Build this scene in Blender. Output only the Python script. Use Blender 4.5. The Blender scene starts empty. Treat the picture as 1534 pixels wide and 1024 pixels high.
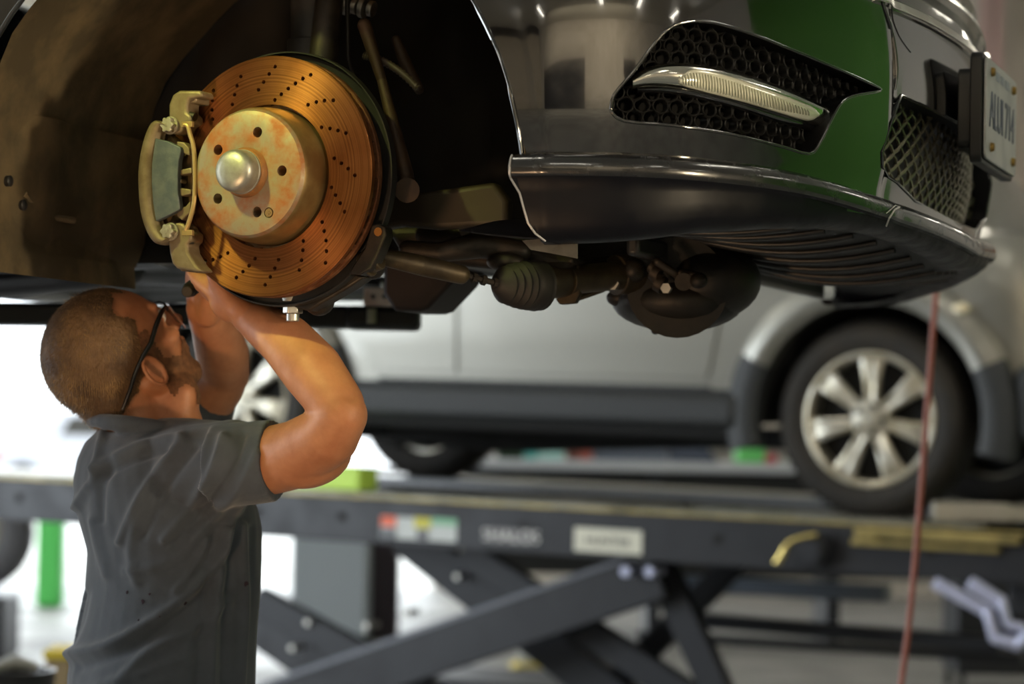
import bpy, bmesh, math, random
from mathutils import Vector, Matrix, Euler, noise
V = Vector
PI = math.pi
R = math.radians
random.seed(7)
scene = bpy.context.scene
COL = scene.collection

# ---------------------------------------------------------------- camera
F = 3622.0                       # focal length in pixels of the 1534 wide frame (85 mm)
CAM = V((0, 0, 1.45))
RC = Euler((R(90 + 1.708), 0, 0)).to_matrix() @ Matrix.Rotation(.018, 3, 'Z')
cd = bpy.data.cameras.new('camera'); cam = bpy.data.objects.new('camera', cd); COL.objects.link(cam)
cd.lens = 85; cd.sensor_width = 36; cd.sensor_fit = 'HORIZONTAL'
cam.matrix_world = Matrix.Translation(CAM) @ RC.to_4x4()
cd.dof.use_dof = True; cd.dof.focus_distance = 3.24; cd.dof.aperture_fstop = 3.6
cd.clip_start = .1; cd.clip_end = 300
scene.camera = cam
scene.view_settings.view_transform = 'Standard'
scene.view_settings.look = 'None'
scene.view_settings.exposure = 0.0
scene.view_settings.gamma = 1
scene.view_settings.use_curve_mapping = False

def P(x, y, d):
    return CAM + RC @ V(((x-767)/F*d, (512-y)/F*d, -d))

class Frame:
    """a local frame standing in the place; px() measures where a sight line meets one of its planes"""
    def __init__(s, M): s.M = M; s.I = M.inverted()
    def px(s, x, y, ax, val):
        o = s.I @ CAM
        e = s.I @ P(x, y, 1.0)
        d = e - o
        t = (val - o[ax]) / d[ax]
        return o + d*t
    def at(s, x, y, d): return s.I @ P(x, y, d)
    def proj(s, p):
        q = RC.transposed() @ (s.M @ p - CAM)
        return 767 + F*q.x/-q.z, 512 - F*q.y/-q.z, -q.z

# ---------------------------------------------------------------- materials
MATS = {}
def pm(name, col, rough=.5, metal=0., col2=None, scale=8., bump=0., bscale=None, coat=0., spec=None,
       lo=.4, hi=.65, rvar=0., trans=0., alpha=1., emit=None, estr=0., stretch=None, sheen=0., detail=5, sss=0., dist=.003):
    if name in MATS: return MATS[name]
    m = bpy.data.materials.new(name); m.use_nodes = True
    nt = m.node_tree; N = nt.nodes; L = nt.links
    b = N['Principled BSDF']
    c4 = (*col, 1)
    b.inputs['Base Color'].default_value = c4
    b.inputs['Roughness'].default_value = rough
    b.inputs['Metallic'].default_value = metal
    b.inputs['Coat Weight'].default_value = coat
    b.inputs['Coat Roughness'].default_value = .04
    b.inputs['Transmission Weight'].default_value = trans
    b.inputs['Alpha'].default_value = alpha
    b.inputs['Sheen Weight'].default_value = sheen
    if sss:
        b.inputs['Subsurface Weight'].default_value = sss
        b.inputs['Subsurface Radius'].default_value = (1, .35, .2)
        b.inputs['Subsurface Scale'].default_value = .008
    if spec is not None: b.inputs['Specular IOR Level'].default_value = spec
    if emit:
        b.inputs['Emission Color'].default_value = (*emit, 1); b.inputs['Emission Strength'].default_value = estr
    tc = N.new('ShaderNodeTexCoord'); src = tc.outputs['Object']
    if stretch:
        mp = N.new('ShaderNodeMapping'); mp.inputs['Scale'].default_value = stretch
        L.new(src, mp.inputs['Vector']); src = mp.outputs['Vector']
    if col2 is not None or rvar:
        n = N.new('ShaderNodeTexNoise'); n.inputs['Scale'].default_value = scale; n.inputs['Detail'].default_value = detail
        n.inputs['Roughness'].default_value = .6
        L.new(src, n.inputs['Vector'])
        r = N.new('ShaderNodeMapRange'); r.inputs['From Min'].default_value = lo; r.inputs['From Max'].default_value = hi
        L.new(n.outputs['Fac'], r.inputs['Value'])
        if col2 is not None:
            mx = N.new('ShaderNodeMix'); mx.data_type = 'RGBA'
            mx.inputs[6].default_value = c4; mx.inputs[7].default_value = (*col2, 1)
            L.new(r.outputs['Result'], mx.inputs[0]); L.new(mx.outputs[2], b.inputs['Base Color'])
        if rvar:
            r2 = N.new('ShaderNodeMapRange'); r2.inputs['To Min'].default_value = rough; r2.inputs['To Max'].default_value = min(1, rough+rvar)
            L.new(r.outputs['Result'], r2.inputs['Value']); L.new(r2.outputs['Result'], b.inputs['Roughness'])
    if bump:
        n2 = N.new('ShaderNodeTexNoise'); n2.inputs['Scale'].default_value = bscale or scale*4; n2.inputs['Detail'].default_value = 6
        L.new(src, n2.inputs['Vector'])
        bp = N.new('ShaderNodeBump'); bp.inputs['Strength'].default_value = bump; bp.inputs['Distance'].default_value = dist
        L.new(n2.outputs['Fac'], bp.inputs['Height']); L.new(bp.outputs['Normal'], b.inputs['Normal'])
    MATS[name] = m
    return m

# ---------------------------------------------------------------- mesh helpers
def new(): return bmesh.new()

def obj(name, bm, mat=None, parent=None, angle=35, label=None, bevel=0, bseg=2, mesh=None, loc=None, M=None, kind=None):
    me = mesh or bpy.data.meshes.new(name)
    if bm is not None:
        bmesh.ops.recalc_face_normals(bm, faces=bm.faces)
        bm.to_mesh(me); bm.free()
    me.name = name
    for p in me.polygons: p.use_smooth = True
    if angle is not None and angle < 180: me.set_sharp_from_angle(angle=R(angle))
    if mat:
        me.materials.clear(); me.materials.append(mat)
    o = bpy.data.objects.new(name, me); COL.objects.link(o)
    if M is not None: o.matrix_local = M
    if parent: o.parent = parent
    if bevel:
        b = o.modifiers.new('bevel', 'BEVEL'); b.width = bevel; b.segments = bseg; b.limit_method = 'ANGLE'; b.angle_limit = R(40)
        b.harden_normals = False
    if label: o['label'] = label
    if kind: o['kind'] = kind
    return o

def thing(name, label, cat, M=None, group=None):
    o = bpy.data.objects.new(name, None); COL.objects.link(o)
    o.empty_display_size = .1
    if M is not None: o.matrix_world = M
    tag(o, label, cat, group)
    return o
def tag(o, label, cat, group=None):
    o['label'] = label; o['category'] = cat
    if group: o['group'] = group
    return o
def struct(name, bm, m, **k):
    return obj(name, bm, m, kind='structure', **k)

def box(bm, c, s, M=None):
    c = V(c); vs = []
    for dx in (-.5, .5):
        for dy in (-.5, .5):
            for dz in (-.5, .5):
                p = V((dx*s[0], dy*s[1], dz*s[2]))
                if M is not None: p = M @ p
                vs.append(bm.verts.new(c + p))
    for f in ((0,1,3,2),(4,6,7,5),(0,4,5,1),(2,3,7,6),(0,2,6,4),(1,5,7,3)):
        bm.faces.new([vs[i] for i in f])
def basis(d):
    d = d.normalized(); a = V((0,0,1)) if abs(d.z) < .9 else V((1,0,0))
    x = d.cross(a).normalized(); return x, d.cross(x).normalized()
def loft(bm, rings, cap=True, closed=True):
    rr = [[bm.verts.new(p) for p in r] for r in rings]
    n = len(rr[0])
    for a, b in zip(rr, rr[1:]):
        for i in range(n if closed else n-1):
            j = (i+1) % n
            try: bm.faces.new((a[i], a[j], b[j], b[i]))
            except ValueError: pass
    if cap and closed:
        bm.faces.new(rr[0][::-1]); bm.faces.new(rr[-1])
    return rr
def cyl(bm, p0, p1, r0, r1=None, n=24):
    p0, p1 = V(p0), V(p1); r1 = r0 if r1 is None else r1
    x, y = basis(p1-p0)
    ring = lambda p, r: [p + x*r*math.cos(2*PI*i/n) + y*r*math.sin(2*PI*i/n) for i in range(n)]
    loft(bm, [ring(p0, r0), ring(p1, r1)])
def tube(bm, pts, r, n=10, closed=False, flat=None):
    pts = [V(p) for p in pts]; rs = r if isinstance(r, (list, tuple)) else [r]*len(pts)
    rings = []; px = None
    for i, p in enumerate(pts):
        a = pts[(i-1) % len(pts)] if (closed or i > 0) else p
        b = pts[(i+1) % len(pts)] if (closed or i < len(pts)-1) else p
        d = (b-a).normalized() if (b-a).length > 1e-9 else V((0,0,1))
        if px is None: x, y = basis(d)
        else:
            x = px - d*px.dot(d)
            x = x.normalized() if x.length > 1e-6 else basis(d)[0]
            y = d.cross(x)
        px = x
        rings.append([p + x*rs[i]*math.cos(2*PI*k/n) + y*rs[i]*math.sin(2*PI*k/n) for k in range(n)])
    if closed: rings.append(rings[0]); loft(bm, rings, cap=False); bmesh.ops.remove_doubles(bm, verts=bm.verts, dist=1e-6)
    else: loft(bm, rings)
def lathe(bm, prof, n=64, M=None, closed=False):
    """prof = [(radius, height)], spun about local Z of M"""
    M = M or Matrix.Identity(4)
    rings = [[M @ V((r*math.cos(2*PI*i/n), r*math.sin(2*PI*i/n), h)) for i in range(n)] for r, h in prof]
    if closed: rings.append(rings[0]); loft(bm, rings, cap=False); bmesh.ops.remove_doubles(bm, verts=bm.verts, dist=1e-7)
    else: loft(bm, rings)
def prism(bm, pts, vec):
    pts = [V(p) for p in pts]; vec = V(vec)
    loft(bm, [pts, [p+vec for p in pts]])
def ell(bm, c, r, M=None, seg=24, rings=14):
    c = V(c); M = M or Matrix.Identity(3)
    rr = []
    for j in range(1, rings):
        a = PI*j/rings
        rr.append([c + M @ V((r[0]*math.sin(a)*math.cos(2*PI*i/seg), r[1]*math.sin(a)*math.sin(2*PI*i/seg), r[2]*math.cos(a))) for i in range(seg)])
    vs = loft(bm, rr, cap=False)
    t = bm.verts.new(c + M @ V((0,0,r[2]))); b = bm.verts.new(c + M @ V((0,0,-r[2])))
    for i in range(seg):
        j = (i+1) % seg
        bm.faces.new((t, vs[0][i], vs[0][j])); bm.faces.new((b, vs[-1][j], vs[-1][i]))
def capsule(bm, p0, p1, r0, r1, n=16):
    p0, p1 = V(p0), V(p1); d = (p1-p0); L = d.length or 1e-6; d = d/L
    pts = []; rs = []
    for k in range(1, 6):
        a = PI/2*k/5; pts.append(p0 - d*r0*math.cos(a)); rs.append(r0*math.sin(a))
    for k in range(0, 5):
        a = PI/2*k/5; pts.append(p1 + d*r1*math.sin(a)); rs.append(r1*math.cos(a))
    x, y = basis(d)
    loft(bm, [[p + x*r*math.cos(2*PI*i/n) + y*r*math.sin(2*PI*i/n) for i in range(n)] for p, r in zip(pts, rs)])
def chain(bm, pts, rs, n=16):
    for a, b, ra, rb in zip(pts, pts[1:], rs, rs[1:]): capsule(bm, a, b, ra, rb, n)
def evaluated(bm, mods):
    """mesh of bm after the given modifiers [(type, {props})]"""
    bmesh.ops.recalc_face_normals(bm, faces=bm.faces)
    me = bpy.data.meshes.new('tmp'); bm.to_mesh(me); bm.free()
    o = bpy.data.objects.new('tmp', me); COL.objects.link(o)
    for ty, pr in mods:
        m = o.modifiers.new('m', ty)
        for k, v in pr.items(): setattr(m, k, v)
    dg = bpy.context.evaluated_depsgraph_get(); dg.update()
    out = bpy.data.meshes.new_from_object(o.evaluated_get(dg))
    bpy.data.objects.remove(o); bpy.data.meshes.remove(me)
    return out
def boolean(bm, cutter, solver='EXACT'):
    bmesh.ops.recalc_face_normals(cutter, faces=cutter.faces)
    cm = bpy.data.meshes.new('c'); cutter.to_mesh(cm); cutter.free()
    co = bpy.data.objects.new('c', cm); COL.objects.link(co)
    out = evaluated(bm, [('BOOLEAN', dict(object=co, operation='DIFFERENCE', solver=solver))])
    bpy.data.objects.remove(co); bpy.data.meshes.remove(cm)
    b = bmesh.new(); b.from_mesh(out); bpy.data.meshes.remove(out)
    return b
def crv(pts, x):
    """piecewise linear lookup with smoothing"""
    if x <= pts[0][0]: return pts[0][1]
    n = len(pts)
    for i in range(n-1):
        a, fa = pts[i]; b, fb = pts[i+1]
        if x <= b:
            h = b-a; s = (fb-fa)/h
            def tan(j):
                if j == 0 or j == n-1: return (pts[min(j+1,n-1)][1]-pts[max(j-1,0)][1])/(pts[min(j+1,n-1)][0]-pts[max(j-1,0)][0])
                s0 = (pts[j][1]-pts[j-1][1])/(pts[j][0]-pts[j-1][0]); s1 = (pts[j+1][1]-pts[j][1])/(pts[j+1][0]-pts[j][0])
                return 0 if s0*s1 <= 0 else 2*s0*s1/(s0+s1)
            t = (x-a)/h; t2 = t*t; t3 = t2*t
            return (2*t3-3*t2+1)*fa + (t3-2*t2+t)*h*tan(i) + (3*t2-2*t3)*fb + (t3-t2)*h*tan(i+1)
    return pts[-1][1]
def spline(pts, n):
    """Catmull-Rom through pts, n samples per span"""
    pts = [V(p) for p in pts]; out = []
    for i in range(len(pts)-1):
        p0 = pts[max(i-1, 0)]; p1 = pts[i]; p2 = pts[i+1]; p3 = pts[min(i+2, len(pts)-1)]
        for k in range(n):
            t = k/n
            out.append(.5*((2*p1) + (-p0+p2)*t + (2*p0-5*p1+4*p2-p3)*t*t + (-p0+3*p1-3*p2+p3)*t**3))
    out.append(pts[-1]); return out
def dup(root, M, label=None):
    r = root.copy(); COL.objects.link(r); r.matrix_world = M
    if label: r['label'] = label
    for ch in list(root.children):
        c = ch.copy(); COL.objects.link(c); c.parent = r
        for g in ch.children:
            d = g.copy(); COL.objects.link(d); d.parent = c
    return r

# ---- shared materials
BLACKPAINT = pm('black_paint', (.0035, .0035, .0045), .08, 0, coat=1., spec=1., rvar=.06, scale=30, bump=.015, bscale=900, dist=.0004)
BLACKPAINT.node_tree.nodes['Principled BSDF'].inputs['Coat IOR'].default_value = 1.75
LIPBLACK = pm('satin_black_lip', (.0035, .0038, .0065), .36, 0, coat=.0, spec=.22, rvar=.15, scale=25, bump=.05, bscale=60, dist=.001)
PLASTIC = pm('black_plastic', (.016, .016, .016), .38, 0, bump=.1, bscale=300, dist=.0006)
DIRTY = pm('dirty_liner', (.15, .115, .065), .75, 0, col2=(.30, .22, .115), scale=9, lo=.42, hi=.66, bump=.35, bscale=40, dist=.002)
DARKMETAL = pm('dark_metal', (.02, .018, .016), .5, .6, col2=(.05, .04, .03), scale=20, bump=.2, bscale=60, dist=.001)
OLIVEMETAL = pm('grimy_metal', (.065, .049, .027), .5, .5, col2=(.03, .023, .014), scale=18, bump=.3, bscale=70, dist=.001)
CHROME = pm('chrome', (.75, .74, .68), .1, 1., rvar=.12, scale=25)
RUBBER = pm('rubber', (.012, .011, .010), .6, 0, bump=.2, bscale=120, dist=.0008)
STEEL = pm('steel', (.55, .54, .5), .32, 1., rvar=.2, scale=30, bump=.15, bscale=90, dist=.0006)
# ================================================================ BLACK CAR (front right corner, raised)
CA = R(20)
D0 = P(400, 264, 3.3)                                      # centre of the outer disc face
fdir = V((math.cos(CA), -math.sin(CA), 0))
indir = V((math.sin(CA), math.cos(CA), 0))
MC = Matrix.Translation(D0 - indir*.10) @ Matrix.Rotation(-CA, 4, 'Z')
CAR = Frame(MC)
car = thing('car', 'glossy black car raised in the air with front wheel removed and brake disc exposed', 'car', MC)
HA = R(27)
MH = Matrix.Translation(D0) @ Matrix.Rotation(-HA, 4, 'Z')  # hub frame: X wheel forward, Y inward, Z up, origin on outer disc face
HUB = Frame(MH)
ML = MC.inverted() @ MH                                    # hub frame inside the car frame

# ---------- brake disc
def disc_mat():
    m = bpy.data.materials.new('brake_disc_metal'); m.use_nodes = True
    nt = m.node_tree; N = nt.nodes; L = nt.links; b = N['Principled BSDF']
    tc = N.new('ShaderNodeTexCoord'); sp = N.new('ShaderNodeSeparateXYZ'); L.new(tc.outputs['Object'], sp.inputs[0])
    cx = N.new('ShaderNodeCombineXYZ'); L.new(sp.outputs[0], cx.inputs[0]); L.new(sp.outputs[2], cx.inputs[1])
    ln = N.new('ShaderNodeVectorMath'); ln.operation = 'LENGTH'; L.new(cx.outputs[0], ln.inputs[0])
    c2 = N.new('ShaderNodeCombineXYZ'); L.new(ln.outputs['Value'], c2.inputs[0])
    n1 = N.new('ShaderNodeTexNoise'); n1.inputs['Scale'].default_value = 420; n1.inputs['Detail'].default_value = 6; n1.inputs['Roughness'].default_value = .75
    L.new(c2.outputs[0], n1.inputs['Vector'])
    n2 = N.new('ShaderNodeTexNoise'); n2.inputs['Scale'].default_value = 14; n2.inputs['Detail'].default_value = 5
    L.new(tc.outputs['Object'], n2.inputs['Vector'])
    cr = N.new('ShaderNodeValToRGB'); e = cr.color_ramp.elements
    e[0].position = .33; e[0].color = (.10, .032, .011, 1); e[1].position = .68; e[1].color = (.50, .20, .065, 1)
    L.new(n1.outputs['Fac'], cr.inputs[0])
    mx = N.new('ShaderNodeMix'); mx.data_type = 'RGBA'; mx.blend_type = 'MULTIPLY'
    r2 = N.new('ShaderNodeMapRange'); r2.inputs['From Min'].default_value = .45; r2.inputs['From Max'].default_value = .75; r2.inputs['To Max'].default_value = .5
    L.new(n2.outputs['Fac'], r2.inputs['Value']); L.new(r2.outputs[0], mx.inputs[0])
    L.new(cr.outputs[0], mx.inputs[6]); mx.inputs[7].default_value = (.55, .34, .26, 1)
    L.new(mx.outputs[2], b.inputs['Base Color'])
    b.inputs['Metallic'].default_value = .92; b.inputs['Roughness'].default_value = .36
    b.inputs['Anisotropic'].default_value = .8; b.inputs['Anisotropic Rotation'].default_value = .25
    tg = N.new('ShaderNodeTangent'); tg.direction_type = 'RADIAL'; tg.axis = 'Y'; L.new(tg.outputs[0], b.inputs['Tangent'])
    bp = N.new('ShaderNodeBump'); bp.inputs['Strength'].default_value = .35; bp.inputs['Distance'].default_value = .0004
    L.new(n1.outputs['Fac'], bp.inputs['Height']); L.new(bp.outputs[0], b.inputs['Normal'])
    return m
DISCM = disc_mat()
RUSTEDGE = pm('rusty_edge', (.13, .05, .02), .6, .6, col2=(.25, .11, .05), scale=60, bump=.3, bscale=150, dist=.0008)
HATM = pm('hub_hat_patina', (.27, .225, .145), .5, .5, col2=(.31, .11, .032), scale=34, lo=.40, hi=.66, bump=.3, bscale=120, dist=.0006, rvar=.2)
HATSIDE = pm('hub_hat_side', (.27, .19, .075), .42, .7, col2=(.17, .10, .035), scale=16, bump=.2, bscale=90, dist=.0006)
CAPM = pm('grease_cap_metal', (.42, .41, .36), .42, .75, col2=(.30, .29, .25), scale=45, bump=.25, bscale=160, dist=.0006)
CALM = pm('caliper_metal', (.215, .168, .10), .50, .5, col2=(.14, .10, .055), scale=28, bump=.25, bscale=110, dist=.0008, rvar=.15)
PADM = pm('pad_backing', (.070, .085, .10), .5, .35, col2=(.11, .125, .13), scale=50, bump=.8, bscale=45, dist=.002)

AXM = Matrix.Rotation(PI/2, 4, 'X')       # lathe axis Z -> -Y (outward)
def hub(pts): return pts
ro, ri = .165, .0985
bm = new()
# outer friction ring (plate 9 mm), heights are outward (+) of disc face
lathe(bm, [(ri, 0), (ro-.0015, 0), (ro, -.0015), (ro, -.009), (ri, -.009)], 160, AXM, closed=True)
holes = [(540,93),(519,118),(500,146),(482,173),(420,127),(407,159),(399,190),(391,224),(325,176),(321,210),(320,243),(322,276),
 (664,121),(637,134),(611,151),(586,169),(562,189),(539,213),(743,210),(712,211),(684,216),(655,225),(787,324),(759,315),(731,308),(702,304),
 (818,471),(795,448),(771,429),(746,412),(782,598),(767,568),(751,540),(733,513),(719,735),(717,698),(711,665),(704,634),(716,776),
 (624,801),(632,767),(637,732),(638,700),(505,853),(523,825),(539,795),(552,765),(405,827),(428,807),(449,786),(470,761),
 (297,771),(323,765),(349,755),(375,742)]
cut = new()
for zx, zy in holes:
    p = HUB.px(180+zx/2.327, 60+zy/2.327, 1, 0)
    rr = math.hypot(p.x, p.z)
    k = min(max(rr, ri+.006), ro-.006)/rr
    p = p*k
    cyl(cut, (p.x, -.01, p.z), (p.x, .02, p.z), .0029, n=12)
bm = boolean(bm, cut)
disc = obj('brake_disc', bm, DISCM, car, 30, 'cross-drilled coppery brake disc', M=ML)
# hub hat of disc
bm = new()
lathe(bm, [(.0, .050), (.030, .050), (.030, .0515), (.055, .0515), (.078, .0505), (.084, .048), (.0875, .043), (.090, .036), (.0925, .016), (.0935, .0), (.0935, -.006), (.0945, -.012), (ri+.002, -.012), (ri+.002,-.02), (.05,-.02), (.0,-.02)], 96, AXM)
cut = new()
for k in range(5):
    a = R(1+72*k); x, z = .0565*math.cos(a), .0565*math.sin(a)
    cyl(cut, (x, -.07, z), (x, -.022, z), .0073, n=24)
a = R(-56); cyl(cut, (.066*math.cos(a), -.06, .066*math.sin(a)), (.066*math.cos(a), -.0475, .066*math.sin(a)), .0072, n=20)
bm = boolean(bm, cut)
for p in bm.faces: p.material_index = 0
hat = obj('disc_hat', bm, HATM, disc, 28)
hat.data.materials.append(HATSIDE)
for p in hat.data.polygons:
    if abs(p.normal.y) < .5 and math.hypot(p.center.x, p.center.z) > .08: p.material_index = 1
bm = new()
cyl(bm, (.066*math.cos(a), -.0475, .066*math.sin(a)), (.066*math.cos(a), -.0515, .066*math.sin(a)), .0062, .0056, n=20)
box(bm, (.066*math.cos(a), -.0518, .066*math.sin(a)), (.006, .001, .0018)); box(bm, (.066*math.cos(a), -.0518, .066*math.sin(a)), (.0018, .001, .006))
obj('set_screw', bm, pm('screw_rust', (.25, .15, .07), .5, .6), disc)
# second friction ring and vanes
bm = new(); lathe(bm, [(ri, -.020), (ro-.001, -.020), (ro, -.0215), (ro, -.0285), (ri, -.0285)], 128, AXM, closed=True)
obj('rear_friction_ring', bm, RUSTEDGE, disc, 30)
bm = new()
for k in range(40):
    a0 = 2*PI*k/40; da = .14
    A = V((ri*math.cos(a0), .0085, ri*math.sin(a0))); B = V(((ro-.003)*math.cos(a0+da), .0085, (ro-.003)*math.sin(a0+da)))
    t = (B-A).cross(V((0,1,0))).normalized()*.0035
    prism(bm, [A-t, B-t, B+t, A+t], (0, .012, 0))
obj('cooling_vane', bm, RUSTEDGE, disc, 30)['kind'] = 'stuff'
# grease cap and hub centre
bm = new(); lathe(bm, [(.034, .050), (.034, .056), (.032, .060), (.0315, .0615), (.0, .0615)], 48, AXM)
obj('hub_centre_ring', bm, pm('rust_ring', (.33, .14, .04), .6, .4, col2=(.2, .1, .04), scale=60, bump=.4, bscale=150, dist=.001), disc, 30)
bm = new(); lathe(bm, [(.030, .058), (.0302, .064), (.0292, .065), (.029, .078), (.0275, .084), (.0235, .0885), (.015, .0910), (.006, .0918), (.0008, .092)], 64, AXM)
obj('grease_cap', bm, CAPM, disc, 40, 'domed grey grease cap')

# ---------- dust shield, knuckle
bm = new()
lathe(bm, [(.06, -.046), (.16, -.046), (.172, -.044), (.174, -.036), (.176, -.036), (.1765, -.048), (.06, -.05)], 96, AXM, closed=True)
sh = obj('dust_shield', bm, pm('shield_metal', (.010, .010, .0095), .6, .2, col2=(.018, .017, .015), scale=12, bump=.2, bscale=60), car, 30, M=ML)
bm = new()
cyl(bm, (0, .045, 0), (0, .11, 0), .06, .05)
chain(bm, [V((0,.08,0)), V((.02,.09,-.11)), V((.035,.085,-.165))], [.04, .03, .022])
chain(bm, [V((0,.08,0)), V((.02,.10,.12)), V((.02,.12,.26))], [.04, .022, .02])
chain(bm, [V((0,.08,-.02)), V((.09,.085,-.10)), V((.125,.075,-.12))], [.035, .022, .018])
kn = obj('steering_knuckle', bm, DARKMETAL, car, 40, M=ML)
# lower pinch lug seen at the right of the shield
def hp(x, y, Y): return HUB.px(x, y, 1, Y)
bm = new()
prism(bm, [hp(x, y, .03) for x, y in [(556,337),(566,335),(576,340),(578,352),(568,378),(556,402),(538,412),(522,410),(530,396),(546,372),(552,352)]], (0, .022, 0))
obj('brake_lug', bm, DARKMETAL, kn, bevel=.002)
bm = new(); c = hp(566, 347, .028); cyl(bm, c, c+V((0,.01,0)), .006, n=12)
obj('bolt', bm, pm('rusty_bolt', (.35, .15, .03), .5, .4), kn)
bm = new(); a_, b_ = hp(543,396,.05), hp(570,388,.05); cyl(bm, a_, b_, .017, .014, n=20); cyl(bm, a_+(b_-a_)*.3, a_+(b_-a_)*.45, .0195, n=20)
obj('ball_joint_boot', bm, OLIVEMETAL, kn, bevel=.0015)
# ball joint nut under the disc
bm = new(); p = hp(439, 452, .06)
cyl(bm, p+V((0,0,.012)), p, .017, n=24)
cyl(bm, p, p-V((0,0,.016)), .014, n=6); cyl(bm, p-V((0,0,.016)), p-V((0,0,.027)), .009, n=18)
obj('ball_joint_nut', bm, STEEL, kn, bevel=.001, label='silver hexagon nut')
bm = new()
q = [hp(x, y, .05) for x, y in [(405,446),(455,438),(500,425),(530,408),(545,415),(520,432),(480,455),(462,466),(440,460),(415,455)]]
prism(bm, q, (0, .03, 0)); obj('lower_arm_end', bm, DARKMETAL, kn, bevel=.003)

# ---------- caliper (carrier, body, pad, spring)
def zp(x, y, Y): return hp(180+x/2.327, 60+y/2.327, Y)
cal_root = None
def tr(pts, Y, th): 
    b = new(); prism(b, [zp(x, y, Y) for x, y in pts], (0, th, 0)); return b
b1 = tr([(205,175),(280,175),(286,198),(240,205),(232,225),(232,252),(246,262),(246,288),(222,300),(214,322),(196,330),(166,322),(156,300),(160,278),(168,268),(168,225),(182,190)], -.038, .032)
b2 = tr([(205,634),(222,640),(232,660),(248,672),(246,700),(232,712),(236,740),(262,782),(285,806),(262,808),(196,796),(180,778),(172,745),(166,700),(154,690),(152,664),(166,646),(190,634)], -.038, .032)
cal = obj('brake_caliper', b1, CALM, car, 40, 'tan dusty brake caliper carrier', bevel=.004, bseg=3, M=ML)
obj('carrier_arm', b2, CALM, cal, 40, bevel=.004, bseg=3)
# tie bars over the rim of the disc
bm = new()
bm.free()
for x, y in ((262,190),(250,795)):
    bm = new(); p = zp(x, y, -.03); box(bm, p+V((-.008,.035,-.004 if y < 400 else .004)), (.022, .075, .016)); obj('carrier_bridge', bm, CALM, cal, bevel=.003)
# outer body shell: curved bow, lofted with a rounded section
bow = [(168,296),(140,292),(120,320),(102,380),(92,450),(92,520),(98,590),(114,650),(138,690),(164,700)]
bm = new(); rings = []
for i, (x, y) in enumerate(spline([(a,b,0) for a,b in bow], 5)[j][:2] for j in range(46)):
    p = zp(x, y, -.044); n_ = V((p.x, 0, p.z)).normalized()
    w = .010 + .004*math.sin(PI*i/45)
    rings.append([p + n_*w*math.cos(a) + V((0,1,0))*(.016*math.sin(a)+.006) for a in [2*PI*k/14 for k in range(14)]])
loft(bm, rings)
obj('caliper_body', bm, CALM, cal, 60)
# back web of body between bow and pad
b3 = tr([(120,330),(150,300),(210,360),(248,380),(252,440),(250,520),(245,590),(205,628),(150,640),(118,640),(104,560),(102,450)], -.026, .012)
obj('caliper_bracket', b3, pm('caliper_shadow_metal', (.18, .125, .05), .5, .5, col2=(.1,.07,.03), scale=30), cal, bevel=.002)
# fingers between the pad and the spring
bm = new()
for pts in ([(196,352),(222,356),(240,376),(242,402),(226,398),(214,388),(205,400),(200,380)], [(203,452),(248,444),(250,464),(204,472)], [(200,482),(212,484),(214,496),(204,500)],
            [(205,514),(246,520),(247,536),(212,545),(207,530)], [(205,585),(226,580),(244,560),(244,600),(214,628),(196,612)]):
    prism(bm, [zp(x, y, -.043) for x, y in pts], (0, .014, 0))
obj('guide_fingers', bm, CALM, cal, bevel=.0015)
b4 = tr([(122,342),(165,352),(208,372),(212,384),(204,420),(200,470),(200,530),(208,584),(205,592),(165,612),(124,632),(114,570),(109,500),(110,430)], -.050, .010)
obj('brake_pad', b4, PADM, cal, 40, 'blue-grey brake pad with rough face', bevel=.0012)
bm = new()
tube(bm, [zp(x, y, -.050) for x, y in [(t.x, t.y) for t in spline([(222,296,0),(236,300,0),(244,330,0),(255,368,0),(260,430,0),(261,500,0),(258,560,0),(250,600,0),(238,640,0),(228,664,0)], 4)]], .0034, 8)
for x, y in ((236,294),(236,672)):
    p = zp(x, y, -.049); box(bm, p, (.017, .006, .0075))
obj('retaining_spring', bm, pm('spring_wire', (.36, .25, .10), .4, .6), cal, 50, bevel=.0006)
for x, y in ((178,298),(178,668)):
    bm = new(); p = zp(x, y, -.040)
    prof = []
    n = 36
    ring = lambda yy, k: [p + V((k*(.0098+.0014*math.cos(6*a))*math.cos(a), yy, k*(.0098+.0014*math.cos(6*a))*math.sin(a))) for a in [2*PI*i/n for i in range(n)]]
    loft(bm, [ring(.0,1), ring(-.011,1), ring(-.012,.9)])
    cyl(bm, p+V((0,.0,0)), p+V((0,-.003,0)), .0125, n=24)
    cyl(bm, p+V((0,-.012,0)), p+V((0,-.0125,0)), .003, n=8)
    obj('caliper_bolt', bm, pm('bolt_grey', (.42, .40, .32), .45, .7, col2=(.3,.27,.2), scale=80), cal, 40, bevel=.0006, label='pale star-shaped bolt head')
# rubber bleed bits near carrier
bm = new()
for (x0,y0,x1,y1,r) in ((236,262,262,268,.006),(240,690,246,712,.005)):
    bm = new(); cyl(bm, zp(x0,y0,-.03), zp(x1,y1,-.03), r, n=12); obj('guide_pin', bm, DARKMETAL, cal)

# ---------- wheel arch liner and wheel house
AR, AZ = .405, -.02                       # arch radius, centre height in car frame
def arch_u(z): return math.sqrt(max(AR*AR - (z-AZ)**2, 0))
bm = new()
angs = [R(a) for a in range(4, 197, 6)]
rows = []
for j in range(9):
    Y = .006 + .50*j/8
    rows.append([V((AR*1.0*math.cos(a) + (-.03*j/8 if math.cos(a) < 0 else -.02*j/8) + .004*math.sin(a*14), Y, AZ + AR*math.sin(a))) for a in angs])
loft(bm, rows, closed=False)
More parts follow.
